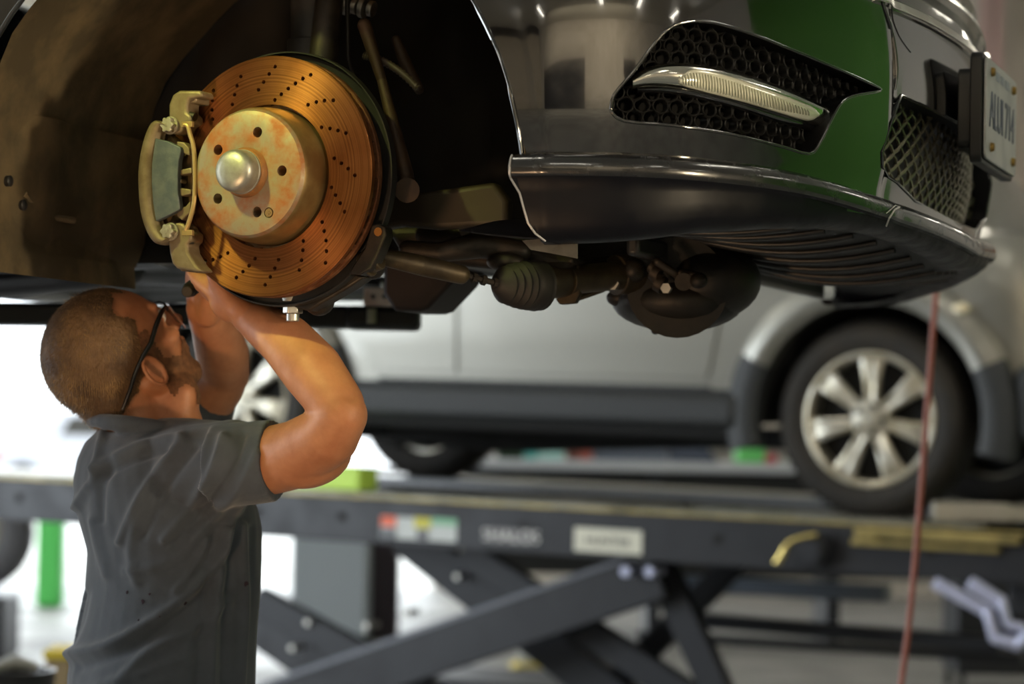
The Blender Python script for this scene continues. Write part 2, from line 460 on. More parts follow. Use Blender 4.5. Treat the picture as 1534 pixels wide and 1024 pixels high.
# extra panel behind the wheel down to the sill
liner_pts = []
bmesh.ops.solidify(bm, geom=bm.faces[:], thickness=.004)
obj('wheel_arch_liner', bm, DIRTY, car, 50, 'dusty brown plastic wheel arch liner')
bm = new()   # rear lower flap of liner, folded ribs
zz = [(-.40,.10),(-.405,.0),(-.41,-.06),(-.425,-.098)]
rows = [[V((u + (.012 if 3 <= j <= 4 else 0), .01+.5*j/10, z)) for j in range(11)] for u, z in zz]
loft(bm, rows, closed=False); bmesh.ops.solidify(bm, geom=bm.faces[:], thickness=.005)
lf = obj('liner_flap', bm, DIRTY, car, 40, bevel=.002)
bm = new()
def lp(x, y, off=0):
    p = CAR.px(x, y, 0, -.402+off); return p
tube(bm, [lp(x,y) for x,y in ((66,172),(70,178),(42,212),(36,222),(38,250))], .004, 8)
tube(bm, [lp(x,y) for x,y in ((36,290),(44,302),(58,322),(110,330))], .005, 8)
obj('liner_rib', bm, DIRTY, lf)
for x, y in ((13,271),(34,307)):
    bm = new(); p = lp(x, y); lathe(bm, [(.008,-.004),(.008,.003),(.005,.005),(.0,.005)], 20, Matrix.Translation(p) @ Matrix.Rotation(PI/2,4,'Y'))
    obj('liner_clip', bm, PLASTIC, lf)
# inner wall of the wheel house: dark panel with pressings
bm = new()
yin = .52
cols = 30
rows = []
for i in range(18):
    z = -.09 + .5*i/17
    rows.append([V((-.44+.85*j/cols, yin + .02*math.sin(j*.9)*math.sin(i*.7) + (.03 if j > 20 else 0), z)) for j in range(cols+1)])
loft(bm, rows, closed=False); bmesh.ops.solidify(bm, geom=bm.faces[:], thickness=.01)
obj('inner_wheel_house', bm, pm('wheelhouse_dark', (.012, .011, .010), .7, 0, col2=(.022, .018, .013), scale=8), car, 50)
# ---------- suspension seen in the arch
def cp(x, y, Y): return CAR.px(x, y, 1, Y)
bm = new(); cyl(bm, cp(468, 92, .26), cp(468, -60, .26), .031, n=28); cyl(bm, cp(468,96,.26), cp(468,60,.26), .036, n=28)
obj('shock_absorber', bm, pm('strut_grey', (.04, .038, .037), .5, .4, col2=(.02,.019,.018), scale=20), car, 40, bevel=.002)
bm = new(); 
for i in range(5): cyl(bm, cp(505+12*i, 4+2*i, .30), cp(512+12*i, 6+2*i, .30), .012+.004*(i%2), n=16)
obj('arm_bushing', bm, STEEL, car, bevel=.001)
bm = new(); chain(bm, [cp(546, 38, .2), cp(572, 120, .2), cp(590, 190, .19), cp(607, 262, .18)], [.010, .007, .009, .012]); cyl(bm, cp(610,285,.165), cp(610,285,.20), .017, n=20)
chain(bm, [cp(607,262,.18), cp(610,285,.18)], [.011,.014])
obj('stabiliser_link', bm, pm('brown_rod', (.06, .034, .018), .6, .4, col2=(.03, .018, .012), scale=30), car, 40)
bm = new(); chain(bm, [cp(594, 60, .3), cp(606, 92, .3), cp(628, 134, .3)], [.007, .009, .007]); obj('brake_line', bm, pm('brown_rod2', (.045, .028, .016), .6, .3), car)
bm = new(); pts = spline([cp(545,83,.22), cp(570,90,.22), cp(600,108,.22), cp(628,134,.22)], 12)
tube(bm, pts, [.0062 if i % 2 else .0045 for i in range(len(pts))], 10)
obj('ribbed_hose', bm, pm('ribbed_hose', (.06, .045, .03), .5), car, 60)
bm = new(); tube(bm, spline([cp(520,-10,.25), cp(521,50,.25), cp(524,100,.24), cp(545,150,.2), cp(565,215,.16)], 6), .0035, 8); obj('sensor_cable', bm, RUBBER, car)
# olive frame member between disc and bumper
bm = new(); prism(bm, [cp(x,y,.30) for x, y in [(560,300),(600,292),(740,272),(760,300),(758,338),(700,340),(650,343),(600,338),(565,345)]], (0, .03, 0))
obj('frame_rail', bm, pm('olive_rail', (.038, .028, .014), .55, .15, col2=(.024, .018, .010), scale=10), car, bevel=.008, bseg=3)
# dark crossmember, lower arms
bm = new()
prism(bm, [cp(x,y,.40) for x, y in [(575,340),(760,338),(800,370),(862,385),(850,402),(760,405),(660,395),(600,380)]], (0, .25, 0))
obj('subframe', bm, DARKMETAL, car, bevel=.01)
bm = new()
chain(bm, [cp(610,372,.34), cp(660,378,.34), cp(720,366,.36), cp(780,376,.38)], [.012,.014,.02,.016])
chain(bm, [cp(640,352,.40), cp(700,350,.40), cp(760,372,.42)], [.018,.022,.02])
ell(bm, cp(757,392,.36), (.028,.02,.014)); 
obj('control_arm', bm, DARKMETAL, car, 50)
# tie rod, thin threaded rod, boot, rack
bm = new(); a_, b_ = cp(572,384,.20), cp(690,411,.27); 
x_, y_ = basis(b_-a_)
chain(bm, [a_, a_.lerp(b_,.5), b_], [.0125,.0145,.0135]); obj('tie_rod', bm, OLIVEMETAL, car, 40)
bm = new(); cyl(bm, b_, cp(760,428,.32), .0045, n=10)
for t in (.25,.45,.7): c = b_.lerp(cp(760,428,.32), t); e = b_.lerp(cp(760,428,.32), t+.08); cyl(bm, c, e, .0075, n=8)
obj('threaded_rod', bm, DARKMETAL, car)
bm = new(); a_, b_ = cp(742,426,.31), cp(822,428,.40)
pts = [a_.lerp(b_, i/18) for i in range(19)]
rad = [.010,.016,.022,.027,.024,.030,.027,.033,.030,.035,.032,.036,.034,.037,.034,.036,.030,.022,.018]
tube(bm, pts, rad, 28); obj('steering_boot', bm, RUBBER, car, 60, 'ribbed black rubber boot')
bm = new(); cyl(bm, cp(812,424,.40), cp(850,420,.44), .024, n=24); cyl(bm, cp(850,420,.43), cp(930,412,.52), .021, n=24)
cyl(bm, cp(922,412,.52), cp(950,410,.55), .03, n=24)
obj('steering_rack', bm, OLIVEMETAL, car, 40, bevel=.001)
bm = new(); prism(bm, [cp(x,y,.43) for x,y in [(836,396),(866,396),(868,440),(862,454),(838,456),(832,448),(840,440)]], (0,.014,0)); 
box(bm, cp(808,452,.42), (.006,.006,.02)); cyl(bm, cp(848,452,.45), cp(905,432,.5), .005, n=10)
obj('rack_bracket', bm, OLIVEMETAL, car, bevel=.002)
bm = new()
ell(bm, cp(1015,452,.62), (.10,.09,.045)); ell(bm, cp(1060,420,.62), (.08,.08,.06)); ell(bm, cp(970,428,.60), (.05,.05,.035))
cyl(bm, cp(1015,430,.55), cp(1015,430,.75), .075, n=28)
chain(bm, [cp(1010,466,.60), cp(990,478,.60), cp(982,494,.60)], [.022,.012,.007])
ell(bm, cp(930,446,.58), (.022,.02,.014))
obj('differential_housing', bm, pm('gear_dark', (.008,.008,.008), .5, .4, col2=(.02,.017,.013), scale=16, bump=.4, bscale=40), car, 50)
bm = new()
for i in range(4): cyl(bm, cp(975+i*3, 398+8*i, .50), cp(985+i*3, 404+8*i, .50), .010+.003*(i%2), n=16)
chain(bm, [cp(985,392,.48), cp(1015,412,.50), cp(1022,424,.5)], [.006,.006,.008]); cyl(bm, cp(1018,408,.5), cp(1050,414,.5), .006, n=10)
cyl(bm, cp(1024,422,.49), cp(1024,422,.51), .013, n=16)
ell(bm, cp(1046,420,.5), (.014,.012,.012))
ell(bm, cp(905,405,.55), (.03,.03,.022)); ell(bm, cp(950,405,.52), (.018,.02,.018)); ell(bm, cp(880,412,.5), (.02,.02,.02))
obj('linkage', bm, DARKMETAL, car, 40)
for x, y, Y, r in ((700,345,.38,.010),(820,392,.42,.008),(920,425,.5,.010),(1000,432,.5,.008),(662,392,.36,.007)):
    bm = new(); p = cp(x,y,Y); cyl(bm, p, p-V((0,.01,0)), r, n=6); obj('chassis_bolt', bm, STEEL, car)

# ---------- lower brown panel behind: jacking sill of subframe over lift arm
bm = new(); prism(bm, [cp(x,y,.62) for x,y in [(575,380),(690,402),(676,424),(640,462),(628,466),(590,466),(572,440)]], (0,.12,0))
obj('jacking_point', bm, pm('brown_subframe', (.014,.008,.006), .6, .2), car, bevel=.008)
# ================================================================ bumper
PL = [(.45,.003),(.53,.022),(.60,.065),(.66,.135),(.707,.215),(.747,.32),(.774,.42),(.801,.54),(.822,.70),(.832,.9)]
HALF = [(u, y) for u, y in PL]
FULL = HALF + [(u, 1.8-y) for u, y in HALF[-2::-1]]
def plan(z, n=9, arch=True):
    us = arch_u(z) if arch else .39
    pts = [V((us, 0, 0)), V((us*.5+.225, .0005, 0))] + [V((u, y, 0)) for u, y in FULL] + [V((us*.5+.225, 1.7995, 0)), V((us, 1.8, 0))]
    return spline(pts, n)
def offs(c):
    """unit outward normals of a plan curve"""
    out = []
    for i in range(len(c)):
        t = (c[min(i+1, len(c)-1)] - c[max(i-1, 0)]).normalized()
        out.append(V((t.y, -t.x, 0)))
    return out
def zc(y): 
    y = min(y, 1.8-y); return crv([(0,.010),(.2,.004),(.42,-.010),(.9,-.032)], y)
def zb(y):
    y = min(y, 1.8-y); return crv([(0,-.098),(.03,-.092),(.10,-.078),(.3,-.060),(.42,-.056),(.9,-.080)], y)
def recess(y):
    """centre section sits a little behind the corner"""
    y = min(y, 1.8-y); return crv([(.455,0),(.487,-.012),(.9,-.012)], y)
def g(z): return crv([(-.04,-.014),(.0,-.012),(.035,-.004),(.08,.004),(.16,.006),(.24,.0),(.32,-.016),(.42,-.05),(.5,-.10)], z)
def srow(k, n=9, extra=0):
    """row of bumper surface, k in 0..1 from crease to top z .46"""
    c = plan(.0 + .46*k, n)
    o = offs(c); r = []
    for p, q in zip(c, o):
        z = zc(p.y) + (.46 - zc(p.y))*k
        # re-trim to arch
        r.append(V((p.x, p.y, 0)) + q*(g(z) + recess(p.y) + extra) + V((0,0,z)))
    return r
NK = 30
bm = new(); rows = [srow(i/NK) for i in range(NK+1)]
loft(bm, rows, closed=False)
back = [srow(i/NK, extra=-.006) for i in range(NK+1)]
# solid shell
bmesh.ops.recalc_face_normals(bm, faces=bm.faces)
bmesh.ops.solidify(bm, geom=bm.faces[:], thickness=.006)
# locate surface point for a pixel
DENSE = None
def surf(x, y, extra=0):
    """point of the (offset) bumper surface met by the sight line of the photo point"""
    best = None
    # coarse then fine search along plan curve
    c = plan(.15, 24); o = offs(c)
    half = [(p, q) for p, q in zip(c, o) if p.y < 1.2]
    prev = None
    for p, q in half:
        z = .15
        for _ in range(4):
            w = p + q*(g(z)+recess(p.y)+extra)
            w = V((w.x, w.y, z))
            X, Yp, d = CAR.proj(w)
            z += (Yp - y)/F*d
        w = p + q*(g(z)+recess(p.y)+extra); w = V((w.x, w.y, z))
        X, Yp, d = CAR.proj(w)
        if prev and (prev[0]-x)*(X-x) <= 0 and prev[0] < X:
            t = (x-prev[0])/(X-prev[0]); return prev[1].lerp(w, t), prev[2].lerp(q, t).normalized()
        prev = (X, w, q)
    return prev[1], prev[2]
def cutprism(bm, pix, inn=.09, out=.03):
    a = []; b = []
    for x, y in pix:
        w, q = surf(x, y)
        a.append(w + q*out); b.append(w - q*inn)
    loft(bm, [a, b])
def dense(pix, n=4): return [(p.x, p.y) for p in spline([(x, y, 0) for x, y in pix] + [(pix[0][0], pix[0][1], 0)], n)][:-1]
FOG = dense([(915,166),(920,142),(950,106),(975,72),(1000,44),(1030,32),(1070,34),(1130,52),(1200,80),(1262,106),(1310,128),(1318,136),(1285,142),(1262,152),(1246,178),(1228,214),(1212,230),(1170,219),(1100,202),(1010,188),(935,181)], 3)
cut = new(); cutprism(cut, FOG)
bm = boolean(bm, cut)
# centre lower grille: defined in car coordinates (y along the width)
def csurf(y, z, extra=0):
    c = plan(z, 12); o = offs(c)
    for i in range(len(c)-1):
        if c[i].y <= y <= c[i+1].y and c[i].x > .44:
            t = (y-c[i].y)/max(1e-9, c[i+1].y-c[i].y); p = c[i].lerp(c[i+1], t); q = o[i].lerp(o[i+1], t).normalized()
            w = p + q*(g(z)+recess(y)+extra); return V((w.x, w.y, z)), q
gl = [surf(x, y)[0] for x, y in ((1349,142),(1335,185),(1321,228),(1321,250),(1328,264),(1342,273))]
print('grille edge', [tuple(round(k,3) for k in p) for p in gl])
left = [(p.y, p.z) for p in gl]
top_z = left[0][1]; 
GR = [(y, z) for y, z in left] + [(.62, zc(.62)+.022), (.9, zc(.9)+.022), (1.18, zc(1.18)+.022)] + [(1.8-y, z) for y, z in left[::-1]] + [(1.18, top_z-.004), (.9, top_z-.006), (.62, top_z-.004)]
cut = new(); A=[]; B=[]
for y, z in GR:
    w, q = csurf(y, z); A.append(V((.97,w.y,w.z))); B.append(V((.66,w.y,w.z)))
loft(cut, [A, B])
bm = boolean(bm, cut)
bump = obj('front_bumper', bm, BLACKPAINT, car, 30)
# rims of the openings (rolled edge)
bm = new(); tube(bm, [surf(x, y, .0005)[0] for x, y in FOG], .0022, 8, closed=True)
obj('fog_opening_trim', bm, BLACKPAINT, bump, 60)
# side wall of the fog recess
bm = new(); A=[]; B=[]
for x, y in FOG:
    w, q = surf(x, y); A.append(w - q*.001); B.append(w - q*.055)
loft(bm, [A+[A[0]], B+[B[0]]], closed=False); bmesh.ops.solidify(bm, geom=bm.faces[:], thickness=.002)
obj('fog_recess', bm, PLASTIC, bump, 60)
bm = new()
gx = lambda pts: pts
# backing plate of fog grille
cx_, cy_ = 1090, 130
rows = []
for k in (1.0, .66, .33, .02):
    rows.append([surf(cx_+(x-cx_)*k, cy_+(y-cy_)*k, -.056)[0] for x, y in FOG])
loft(bm, [r + [r[0]] for r in rows], closed=False)
obj('fog_backing', bm, pm('matte_black', (.008,.008,.008), .9, spec=.1), bump, 60)
# honeycomb rings
def inpoly(x, y, poly):
    c = False; j = len(poly)-1
    for i in range(len(poly)):
        xi, yi = poly[i]; xj, yj = poly[j]
        if (yi > y) != (yj > y) and x < (xj-xi)*(y-yi)/(yj-yi)+xi: c = not c
        j = i
    return c
bm = new()
nr = 0
base = plan(.15, 24); bo = offs(base)
# walk the plan curve at pitch
s = 0; pos = []
for i in range(1, len(base)):
    s += (base[i]-base[i-1]).length
    if base[i].y > .7: break
    pos.append((s, base[i], bo[i]))
pitch = .026; row_h = .0155
for r_ in range(-1, 16):
    z = .0 + r_*row_h
    t = (r_ % 2)*pitch/2
    for (s0, p, q) in pos:
        if s0 >= t:
            t += pitch
            w = p + q*(g(z)+recess(p.y)-.028); w = V((w.x, w.y, z))
            X, Yp, d = CAR.proj(w)
            if inpoly(X, Yp, FOG) or inpoly(X+14, Yp, FOG) or inpoly(X-14, Yp, FOG):
                tt = V((-q.y, q.x, 0))
                ringp = [w + tt*.0118*math.cos(a) + V((0,0,1))*.0108*math.sin(a) for a in [2*PI*k/14 for k in range(14)]]
                # short tube of honeycomb: outer wall with depth
                inner = [w + tt*.0092*math.cos(a) + V((0,0,1))*.0084*math.sin(a) for a in [2*PI*k/14 for k in range(14)]]
                loft(bm, [[v - q*.016 for v in inner], inner, [v+q*.0015 for v in [(a+b)/2 for a, b in zip(inner, ringp)]], ringp, [v - q*.016 for v in ringp]], cap=False)
                nr += 1
print('rings', nr)
obj('fog_lamp_grille', bm, PLASTIC, bump, 40, 'black honeycomb grille in the fog lamp opening')
# lamp bar: chrome blade with clear ribbed lens
def blade(up, lo, e0, e1, name, mat, par, label=None, n=5):
    U = [(p.x, p.y) for p in spline([(x, y, 0) for x, y in up], n)]
    Lo = [(p.x, p.y) for p in spline([(x, y, 0) for x, y in lo], n)]
    m = len(U); rings = []
    for i in range(m):
        u = U[i]; l = Lo[i]
        pu, q = surf(u[0], u[1], e0); pl, _ = surf(l[0], l[1], e0)
        mid = (pu+pl)/2; hv = (pu-pl)/2
        rings.append([mid + hv*math.cos(a) + q*(e1-e0)*(.5+.5*math.sin(a)) for a in [2*PI*k/16 for k in range(16)]])
    b = new(); loft(b, rings)
    return obj(name, b, mat, par, 50, label)
lampb = blade([(944,118),(962,105),(990,97),(1035,98),(1100,111),(1160,132),(1215,157),(1262,181)],
      [(944,136),(962,133),(990,133),(1035,140),(1100,155),(1160,173),(1215,192),(1262,197)], -.034, -.008, 'daytime_lamp', CHROME, bump, 'chrome daytime running lamp blade')
lens = blade([(1013,120),(1022,110),(1040,104),(1090,115),(1150,136),(1195,153),(1210,160),(1217,168)],
      [(1014,126),(1024,131),(1042,136),(1090,148),(1150,166),(1195,180),(1210,181),(1217,176)], -.016, -.0045, 'lamp_lens', pm('lens_glass', (.80,.80,.66), .12, .35, coat=1.), bump, 'clear ribbed lamp lens')
bm = new()
for i in range(44):
    x = 1022+4.35*i; yt = crv([(1022,111),(1040,106),(1090,117),(1150,138),(1215,163)], x); yb = crv([(1022,129),(1040,134),(1090,146),(1150,164),(1215,177)], x)
    a_, q = surf(x, yt+3, -.0045); b_, _ = surf(x+3, yb-3, -.0045); m_ = (a_+b_)/2 + q*.0012
    tube(bm, [a_, m_, b_], .0009, 5)
obj('lens_ribs', bm, pm('lens_rib', (.35,.36,.28), .2, .3), bump, 60)['kind'] = 'stuff'
# lower dark housing of blade
blade([(950,134),(990,132),(1035,139),(1100,154),(1160,172),(1205,188),(1240,190)],
      [(950,142),(990,144),(1035,151),(1100,170),(1160,190),(1205,200),(1240,196)], -.045, -.02, 'lamp_housing', BLACKPAINT, bump)
# centre lower grille: curved mesh
def cz(y, z, e):
    r = csurf(y, z, e); return r[0] if r else None
GP = GR
bm = new(); SL = .58; pit = .0265
def clip_line(sgn, k):
    seg = []; out = []
    n = 110
    for i in range(n+1):
        y = left[3][0]-.03 + (1.8-2*left[3][0]+.06)*i/n
        z = sgn*SL*(y-.45) + k
        # scalloped wire: bulges toward the front halfway between crossings
        if inpoly(y, z, GP):
            ph = (y-.45)*SL*2/pit
            seg.append((y, z, .003*abs(math.sin(PI*ph))))
        else:
            if len(seg) > 1: out.append(seg)
            seg = []
    if len(seg) > 1: out.append(seg)
    return out
for sgn in (1, -1):
    for kk in range(-40, 60):
        for seg in clip_line(sgn, kk*pit):
            pts = [cz(y, z, -.030+o) for y, z, o in seg]
            tube(bm, [p for p in pts if p], .0031 if sgn > 0 else .0024, 6)
obj('lower_grille', bm, pm('grille_satin', (.26,.23,.17), .32, .8), bump, 60, 'dark diamond mesh lower grille')
bm = new(); A=[]; B=[]
rows = []
for k in range(25):
    y = .40 + 1.0*k/24
    rows.append([cz(y, z, -.075) for z in (-.03, .04, .10, .17)])
loft(bm, rows, closed=False); obj('grille_backing', bm, PLASTIC, bump)
# recess frame around it
bm = new(); A=[]; B=[]
for y, z in GR:
    w, q = csurf(y, z); A.append(w - q*.002); B.append(w - q*.045)
loft(bm, [A+[A[0]], B+[B[0]]], closed=False); bmesh.ops.solidify(bm, geom=bm.faces[:], thickness=.002); obj('grille_surround', bm, PLASTIC, bump)
bm = new(); tube(bm, [csurf(y, z, .0005)[0] for y, z in GR], .002, 8, closed=True); obj('grille_edge', bm, BLACKPAINT, bump)
# tow hook cover outline and bumper crease line
bm = new(); tube(bm, [surf(x, y, .0)[0] for x, y in [(p.x,p.y) for p in spline([(1336,8,0),(1338,30,0),(1346,52,0),(1356,68,0),(1364,78,0)],4)]], .0011, 6)
obj('tow_cover_seam', bm, PLASTIC, bump)
bm = new(); tube(bm, [surf(x, y, .0005)[0] for x, y in [(p.x,p.y) for p in spline([(1322,4,0),(1334,40,0),(1341,80,0),(1343,110,0),(1341,134,0)],5)]], [.0015+.002*math.sin(PI*i/20) for i in range(21)], 8)
obj('bumper_ridge', bm, BLACKPAINT, bump, 60)

# ---------- main radiator grille frame (chrome) above
bm = new()
def strip(z0, z1, e0, e1, y0=.42, y1=1.38):
    rings = []
    for k in range(31):
        y = y0 + (y1-y0)*k/30
        a, q = csurf(y, z0, e0); b = V(a); 
        rings.append([csurf(y, z0, e0)[0], csurf(y, z0, e1)[0], csurf(y, z1, e1)[0], csurf(y, z1, e0)[0]])
    loft(bm, rings)
strip(.262, .276, -.02, .008)
obj('grille_chrome_trim', bm, CHROME, car, bevel=.002, label='chrome strip along the upper grille')
bm = new(); strip(.278, .43, -.02, -.012); obj('upper_grille', bm, PLASTIC, car)
bm = new(); strip(.315, .325, -.01, .016); strip(.36, .37, -.01, .014); strip(.405,.415,-.01,.012)
obj('grille_slat', bm, CHROME, car, bevel=.0015)

# ---------- splitter lip under the crease
def lrow(dz, e, byb=None):
    c = plan(-.02, 10); o = offs(c); r = []
    for p, q in zip(c, o):
        z = zc(p.y) + dz if byb is None else zc(p.y) + (zb(p.y)-zc(p.y))*byb + dz
        r.append(V((p.x, p.y, 0)) + q*(e + recess(p.y)*.3) + V((0,0,z)))
    return r
bm = new()
rows = [lrow(.006,-.02), lrow(.004,-.008), lrow(.0,.004), lrow(-.006,.010), lrow(-.014,.0135), lrow(-.022,.0135), lrow(-.027,.011), lrow(-.030,.007),
        lrow(0,.005,.45), lrow(0,.003,.6), lrow(0,.0,.8), lrow(0,-.006,.92), lrow(0,-.016,1.0), lrow(-.001,-.035,1.02), lrow(.004,-.06,1.0)]
# lip left edge sweeps forward towards its lower end
for k, row in enumerate(rows):
    t = max(0, (k-7)/7)
    for i in range(10):
        f_ = (1-i/10)*(.055*t**1.8 if k > 7 else -.010*(k>1))
        row[i].x += f_; row[-1-i].x += f_
inner = [lrow(.002,-.03), lrow(-.012,-.004), lrow(0,-.008,.5), lrow(0,-.016,.8), lrow(.006,-.045,.96)]
for row in inner:
    for i in range(10): row[i].x += (1-i/10)*.012; row[-1-i].x += (1-i/10)*.012
loft(bm, [[r_[i] for r_ in rows] + [r_[i] for r_ in inner[::-1]] for i in range(len(rows[0]))])
lip = obj('front_lip', bm, LIPBLACK, car, 60, 'satin black lower lip of the bumper')
lip.data.materials.append(pm('lip_ridge_paint', (.006,.006,.007), .2, 0, coat=.6, spec=.8, rvar=.1, scale=30))
for p in lip.data.polygons:
    if p.center.z > zc(p.center.y) - .0285: p.material_index = 1
# bright worn edge at the arch end of the lip
bm = new(); tube(bm, [row[0] + V((-.001,-.002,0)) for row in rows[2:13]], .0014, 6)
obj('lip_edge', bm, pm('worn_edge', (.35,.36,.38), .4, .5), lip)
# crack seam with scratches at the inner corner
bm = new()
def lsurf(x, y): 
    # the lip surface at this spot
    best = None
    for r_ in rows[3:13]:
        for a, b in zip(r_, r_[1:]):
            for t in (0,.25,.5,.75):
                p = a.lerp(b, t); X, Y_, d = CAR.proj(p); e = (X-x)**2+(Y_-y)**2
                if best is None or e < best[0]: best = (e, p)
    return best[1] + V((.003,-.002,-.001))
tube(bm, [lsurf(x,y) for x,y in ((1352,290),(1349,300),(1338,312),(1330,326),(1326,334))], .0013, 6)
tube(bm, [lsurf(x,y) for x,y in ((1349,300),(1338,308),(1326,318))], .0008, 5)
obj('crack', bm, pm('white_crack', (.6,.6,.58), .6), lip)
# arch flange edge (thin bright line)
bm = new()
tube(bm, [srow(i/NK)[0] + V((-.002,-.001,0)) for i in range(0, NK+1)], .0026, 6)
obj('arch_flange', bm, BLACKPAINT, bump, 60)
# rubber flap under the arch end of the lip
bm = new(); prism(bm, [cp(x,y,.05) for x,y in ((782,360),(864,352),(864,387),(830,380),(795,374))], (0,.004,0))
obj('air_deflector', bm, pm('deflector', (.09,.085,.07), .6, 0, col2=(.06,.055,.045), scale=40), car)

# ---------- undertray with ribs
bm = new()
base = plan(-.06, 6); o = offs(base)
front = [V((p.x, p.y, zb(p.y)+.004)) + q*(-.03) for p, q in zip(base, o) if .45 < p.x or True]
rows = []
for k in range(15):
    t = k/14
    r_ = []
    for p in front:
        ub = .30 + .14*min(1, (p.y)/.5) if p.y < .9 else .44
        u = p.x + (min(ub, p.x-.01) - p.x)*t
        r_.append(V((u, p.y + (.03 if p.y < .02 else 0), p.z + (.012*t if p.y < .4 else .012*t) - .03*math.sin(PI*t)*math.sin(PI*min(1,max(0,p.y/1.8))))))
    rows.append(r_)
loft(bm, rows, closed=False); bmesh.ops.solidify(bm, geom=bm.faces[:], thickness=.004)
ut = obj('undertray', bm, pm('undertray_black', (.012,.012,.016), .38, 0, bump=.1, bscale=80, dist=.001), car, 50, 'ribbed black plastic tray under the nose')
bm = new()
for k in range(16):
    y0 = .22 + k*.085
    pts = []
    for t in [i/12 for i in range(1, 12)]:
        pz = zb(y0) + .004 - .03*math.sin(PI*t)*math.sin(PI*y0/1.8) + .012*t
        c = [p for p in front if abs(p.y-y0) < .08]
        u0 = min(c, key=lambda p: abs(p.y-y0)).x
        ub = .30 + .14*min(1, y0/.5)
        pts.append(V((u0 + (ub-u0)*t, y0 - .0*t, pz-.001)))
    tube(bm, pts, .006, 8)
obj('undertray_ribs', bm, PLASTIC, ut, 60)
bm = new()
box(bm, (.43, 1.0, -.075), (.02, 1.2, .03))
obj('tray_edge', bm, PLASTIC, ut, bevel=.006)

# ---------- rest of body so the car is whole around the frame edge
bm = new()
# fender above arch and bonnet
def front_u(y):
    y = min(y, 1.8-y)
    return crv([(0,.46),(.05,.56),(.135,.65),(.32,.735),(.54,.79),(.9,.82)], y) - .03
rows = []
prof_ = [(0,.40),(.005,.50),(.02,.60),(.05,.67),(.12,.71),(.3,.735),(.6,.745),(.9,.75),(1.2,.745),(1.5,.735),(1.68,.71),(1.75,.67),(1.78,.60),(1.795,.50),(1.8,.40)]
for yo, z in prof_:
    row = []
    for t in (0,.15,.3,.45,.6,.7,.8,.9,.96,1.0):
        u = -1.0 + (front_u(yo)+1.0)*t
        lim = .44
        row.append(V((u, yo, z if t < .5 else min(z, z + (lim-z)*((t-.5)/.5)**1.6 if z > lim else z))))
    rows.append(row)
loft(bm, rows, closed=False); bmesh.ops.solidify(bm, geom=bm.faces[:], thickness=.004)
obj('bonnet_and_fender', bm, BLACKPAINT, car, 60)
bm = new()
arc_ = [V((-(AR+.022)*math.cos(R(a)), 0, AZ+(AR+.002)*math.sin(R(a)))) for a in range(-12,95,6)]
for a, b in zip(arc_, arc_[1:]):          # quads from the arch out to the door and fender line
    def outp(p):
        t = (math.atan2(p.z-AZ, -p.x))
        if t < R(38): return V((-1.0, 0, -.115 + (p.z+.115)*1.9 if p.z > -.1 else -.115))
        return V((min(-.0, p.x*1.9 if t < R(60) else p.x), 0, .42))
    prism(bm, [a, b, outp(b), outp(a)], (0,.006,0))
prism(bm, [V((-1.0,0,.30)), V((-1.0,0,.42)), V((-.55,0,.42))], (0,.006,0))
obj('rear_fender_part', bm, BLACKPAINT, car)
bm = new()
prism(bm, [V((-1.0,.03,-.118)), V((-3.2,.03,-.118)), V((-3.2,.03,.45)), V((-1.0,.03,.45))], (0,1.74,0)); obj('cabin_side', bm, BLACKPAINT, car, bevel=.03)
# fender lip at the left edge of the picture
bm = new(); tube(bm, [V((-(AR+.024)*math.cos(a), -.001, AZ+AR*math.sin(a))) for a in [R(x) for x in range(-12,130,6)]], .0035, 8); obj('rear_arch_flange', bm, BLACKPAINT, car, 60)
# underbody floor, glossy streaked cover
UNDER = pm('underbody', (.03,.032,.038), .28, .2, col2=(.012,.012,.015), scale=3, stretch=(1,6,1), bump=.2, bscale=12, dist=.004, rvar=.25)
bm = new()
rows = []
for i in range(26):
    u = -.43 - 2.6*i/25
    rows.append([V((u, .02+1.76*j/26, -.082 + .012*math.sin(j*1.25) + .006*math.sin(i*.8+j*.3) - (.012 if j in (6,7,15) else 0))) for j in range(27)])
loft(bm, rows, closed=False); bmesh.ops.solidify(bm, geom=bm.faces[:], thickness=.01)
obj('underbody', bm, UNDER, car, 60)
bm = new(); box(bm, (-1.3, 1.70, -.065), (1.7, .10, .05))
chain(bm, [V((-3,.86,-.10)), V((-.9,.86,-.10)), V((-.6,.80,-.08))], [.03,.03,.03])
obj('rocker_far', bm, pm('rocker_grey', (.03,.03,.036), .35, .1), car, bevel=.015, bseg=3)
bm = new(); box(bm, (0,1.15,.1), (.86,.9,.3)); obj('engine_block', bm, pm('engine_dark', (.01,.01,.01), .7), car, bevel=.02)
bm = new(); box(bm, (.42,.9,.12), (.06,1.2,.25)); obj('radiator', bm, pm('engine_dark', (.01,.01,.01), .7), car)

# ---------- number plate
PU = .822
def np(x, y, u=PU): return CAR.px(x, y, 0, u)
a_ = np(1478, 88); b_ = np(1477, 232)
zt = a_.z; zl = b_.z
y0 = .745; y1 = 1.055
pc = CAR.px(1497, 178, 1, .9)
print('plate', a_, b_, pc)
MP = Matrix.Translation(pc)
plate_bm = new()
def rrect(w, h, r, n=5):
    out = []
    for cx, cy, a0 in ((w-r,h-r,0),(-w+r,h-r,90),(-w+r,-h+r,180),(w-r,-h+r,270)):
        for k in range(n+1):
            a = R(a0+90*k/n); out.append((cx+r*math.cos(a), cy+r*math.sin(a)))
    return out
bm = new(); prism(bm, [V((-.020, y, z)) for y, z in rrect(.160, .083, .012)], (.018,0,0)); prism(bm, [V((-.04, y, z)) for y, z in rrect(.150, .060, .012)], (.03,0,0))
bk = obj('plate_bracket', bm, PLASTIC, car, bevel=.002, M=MP)
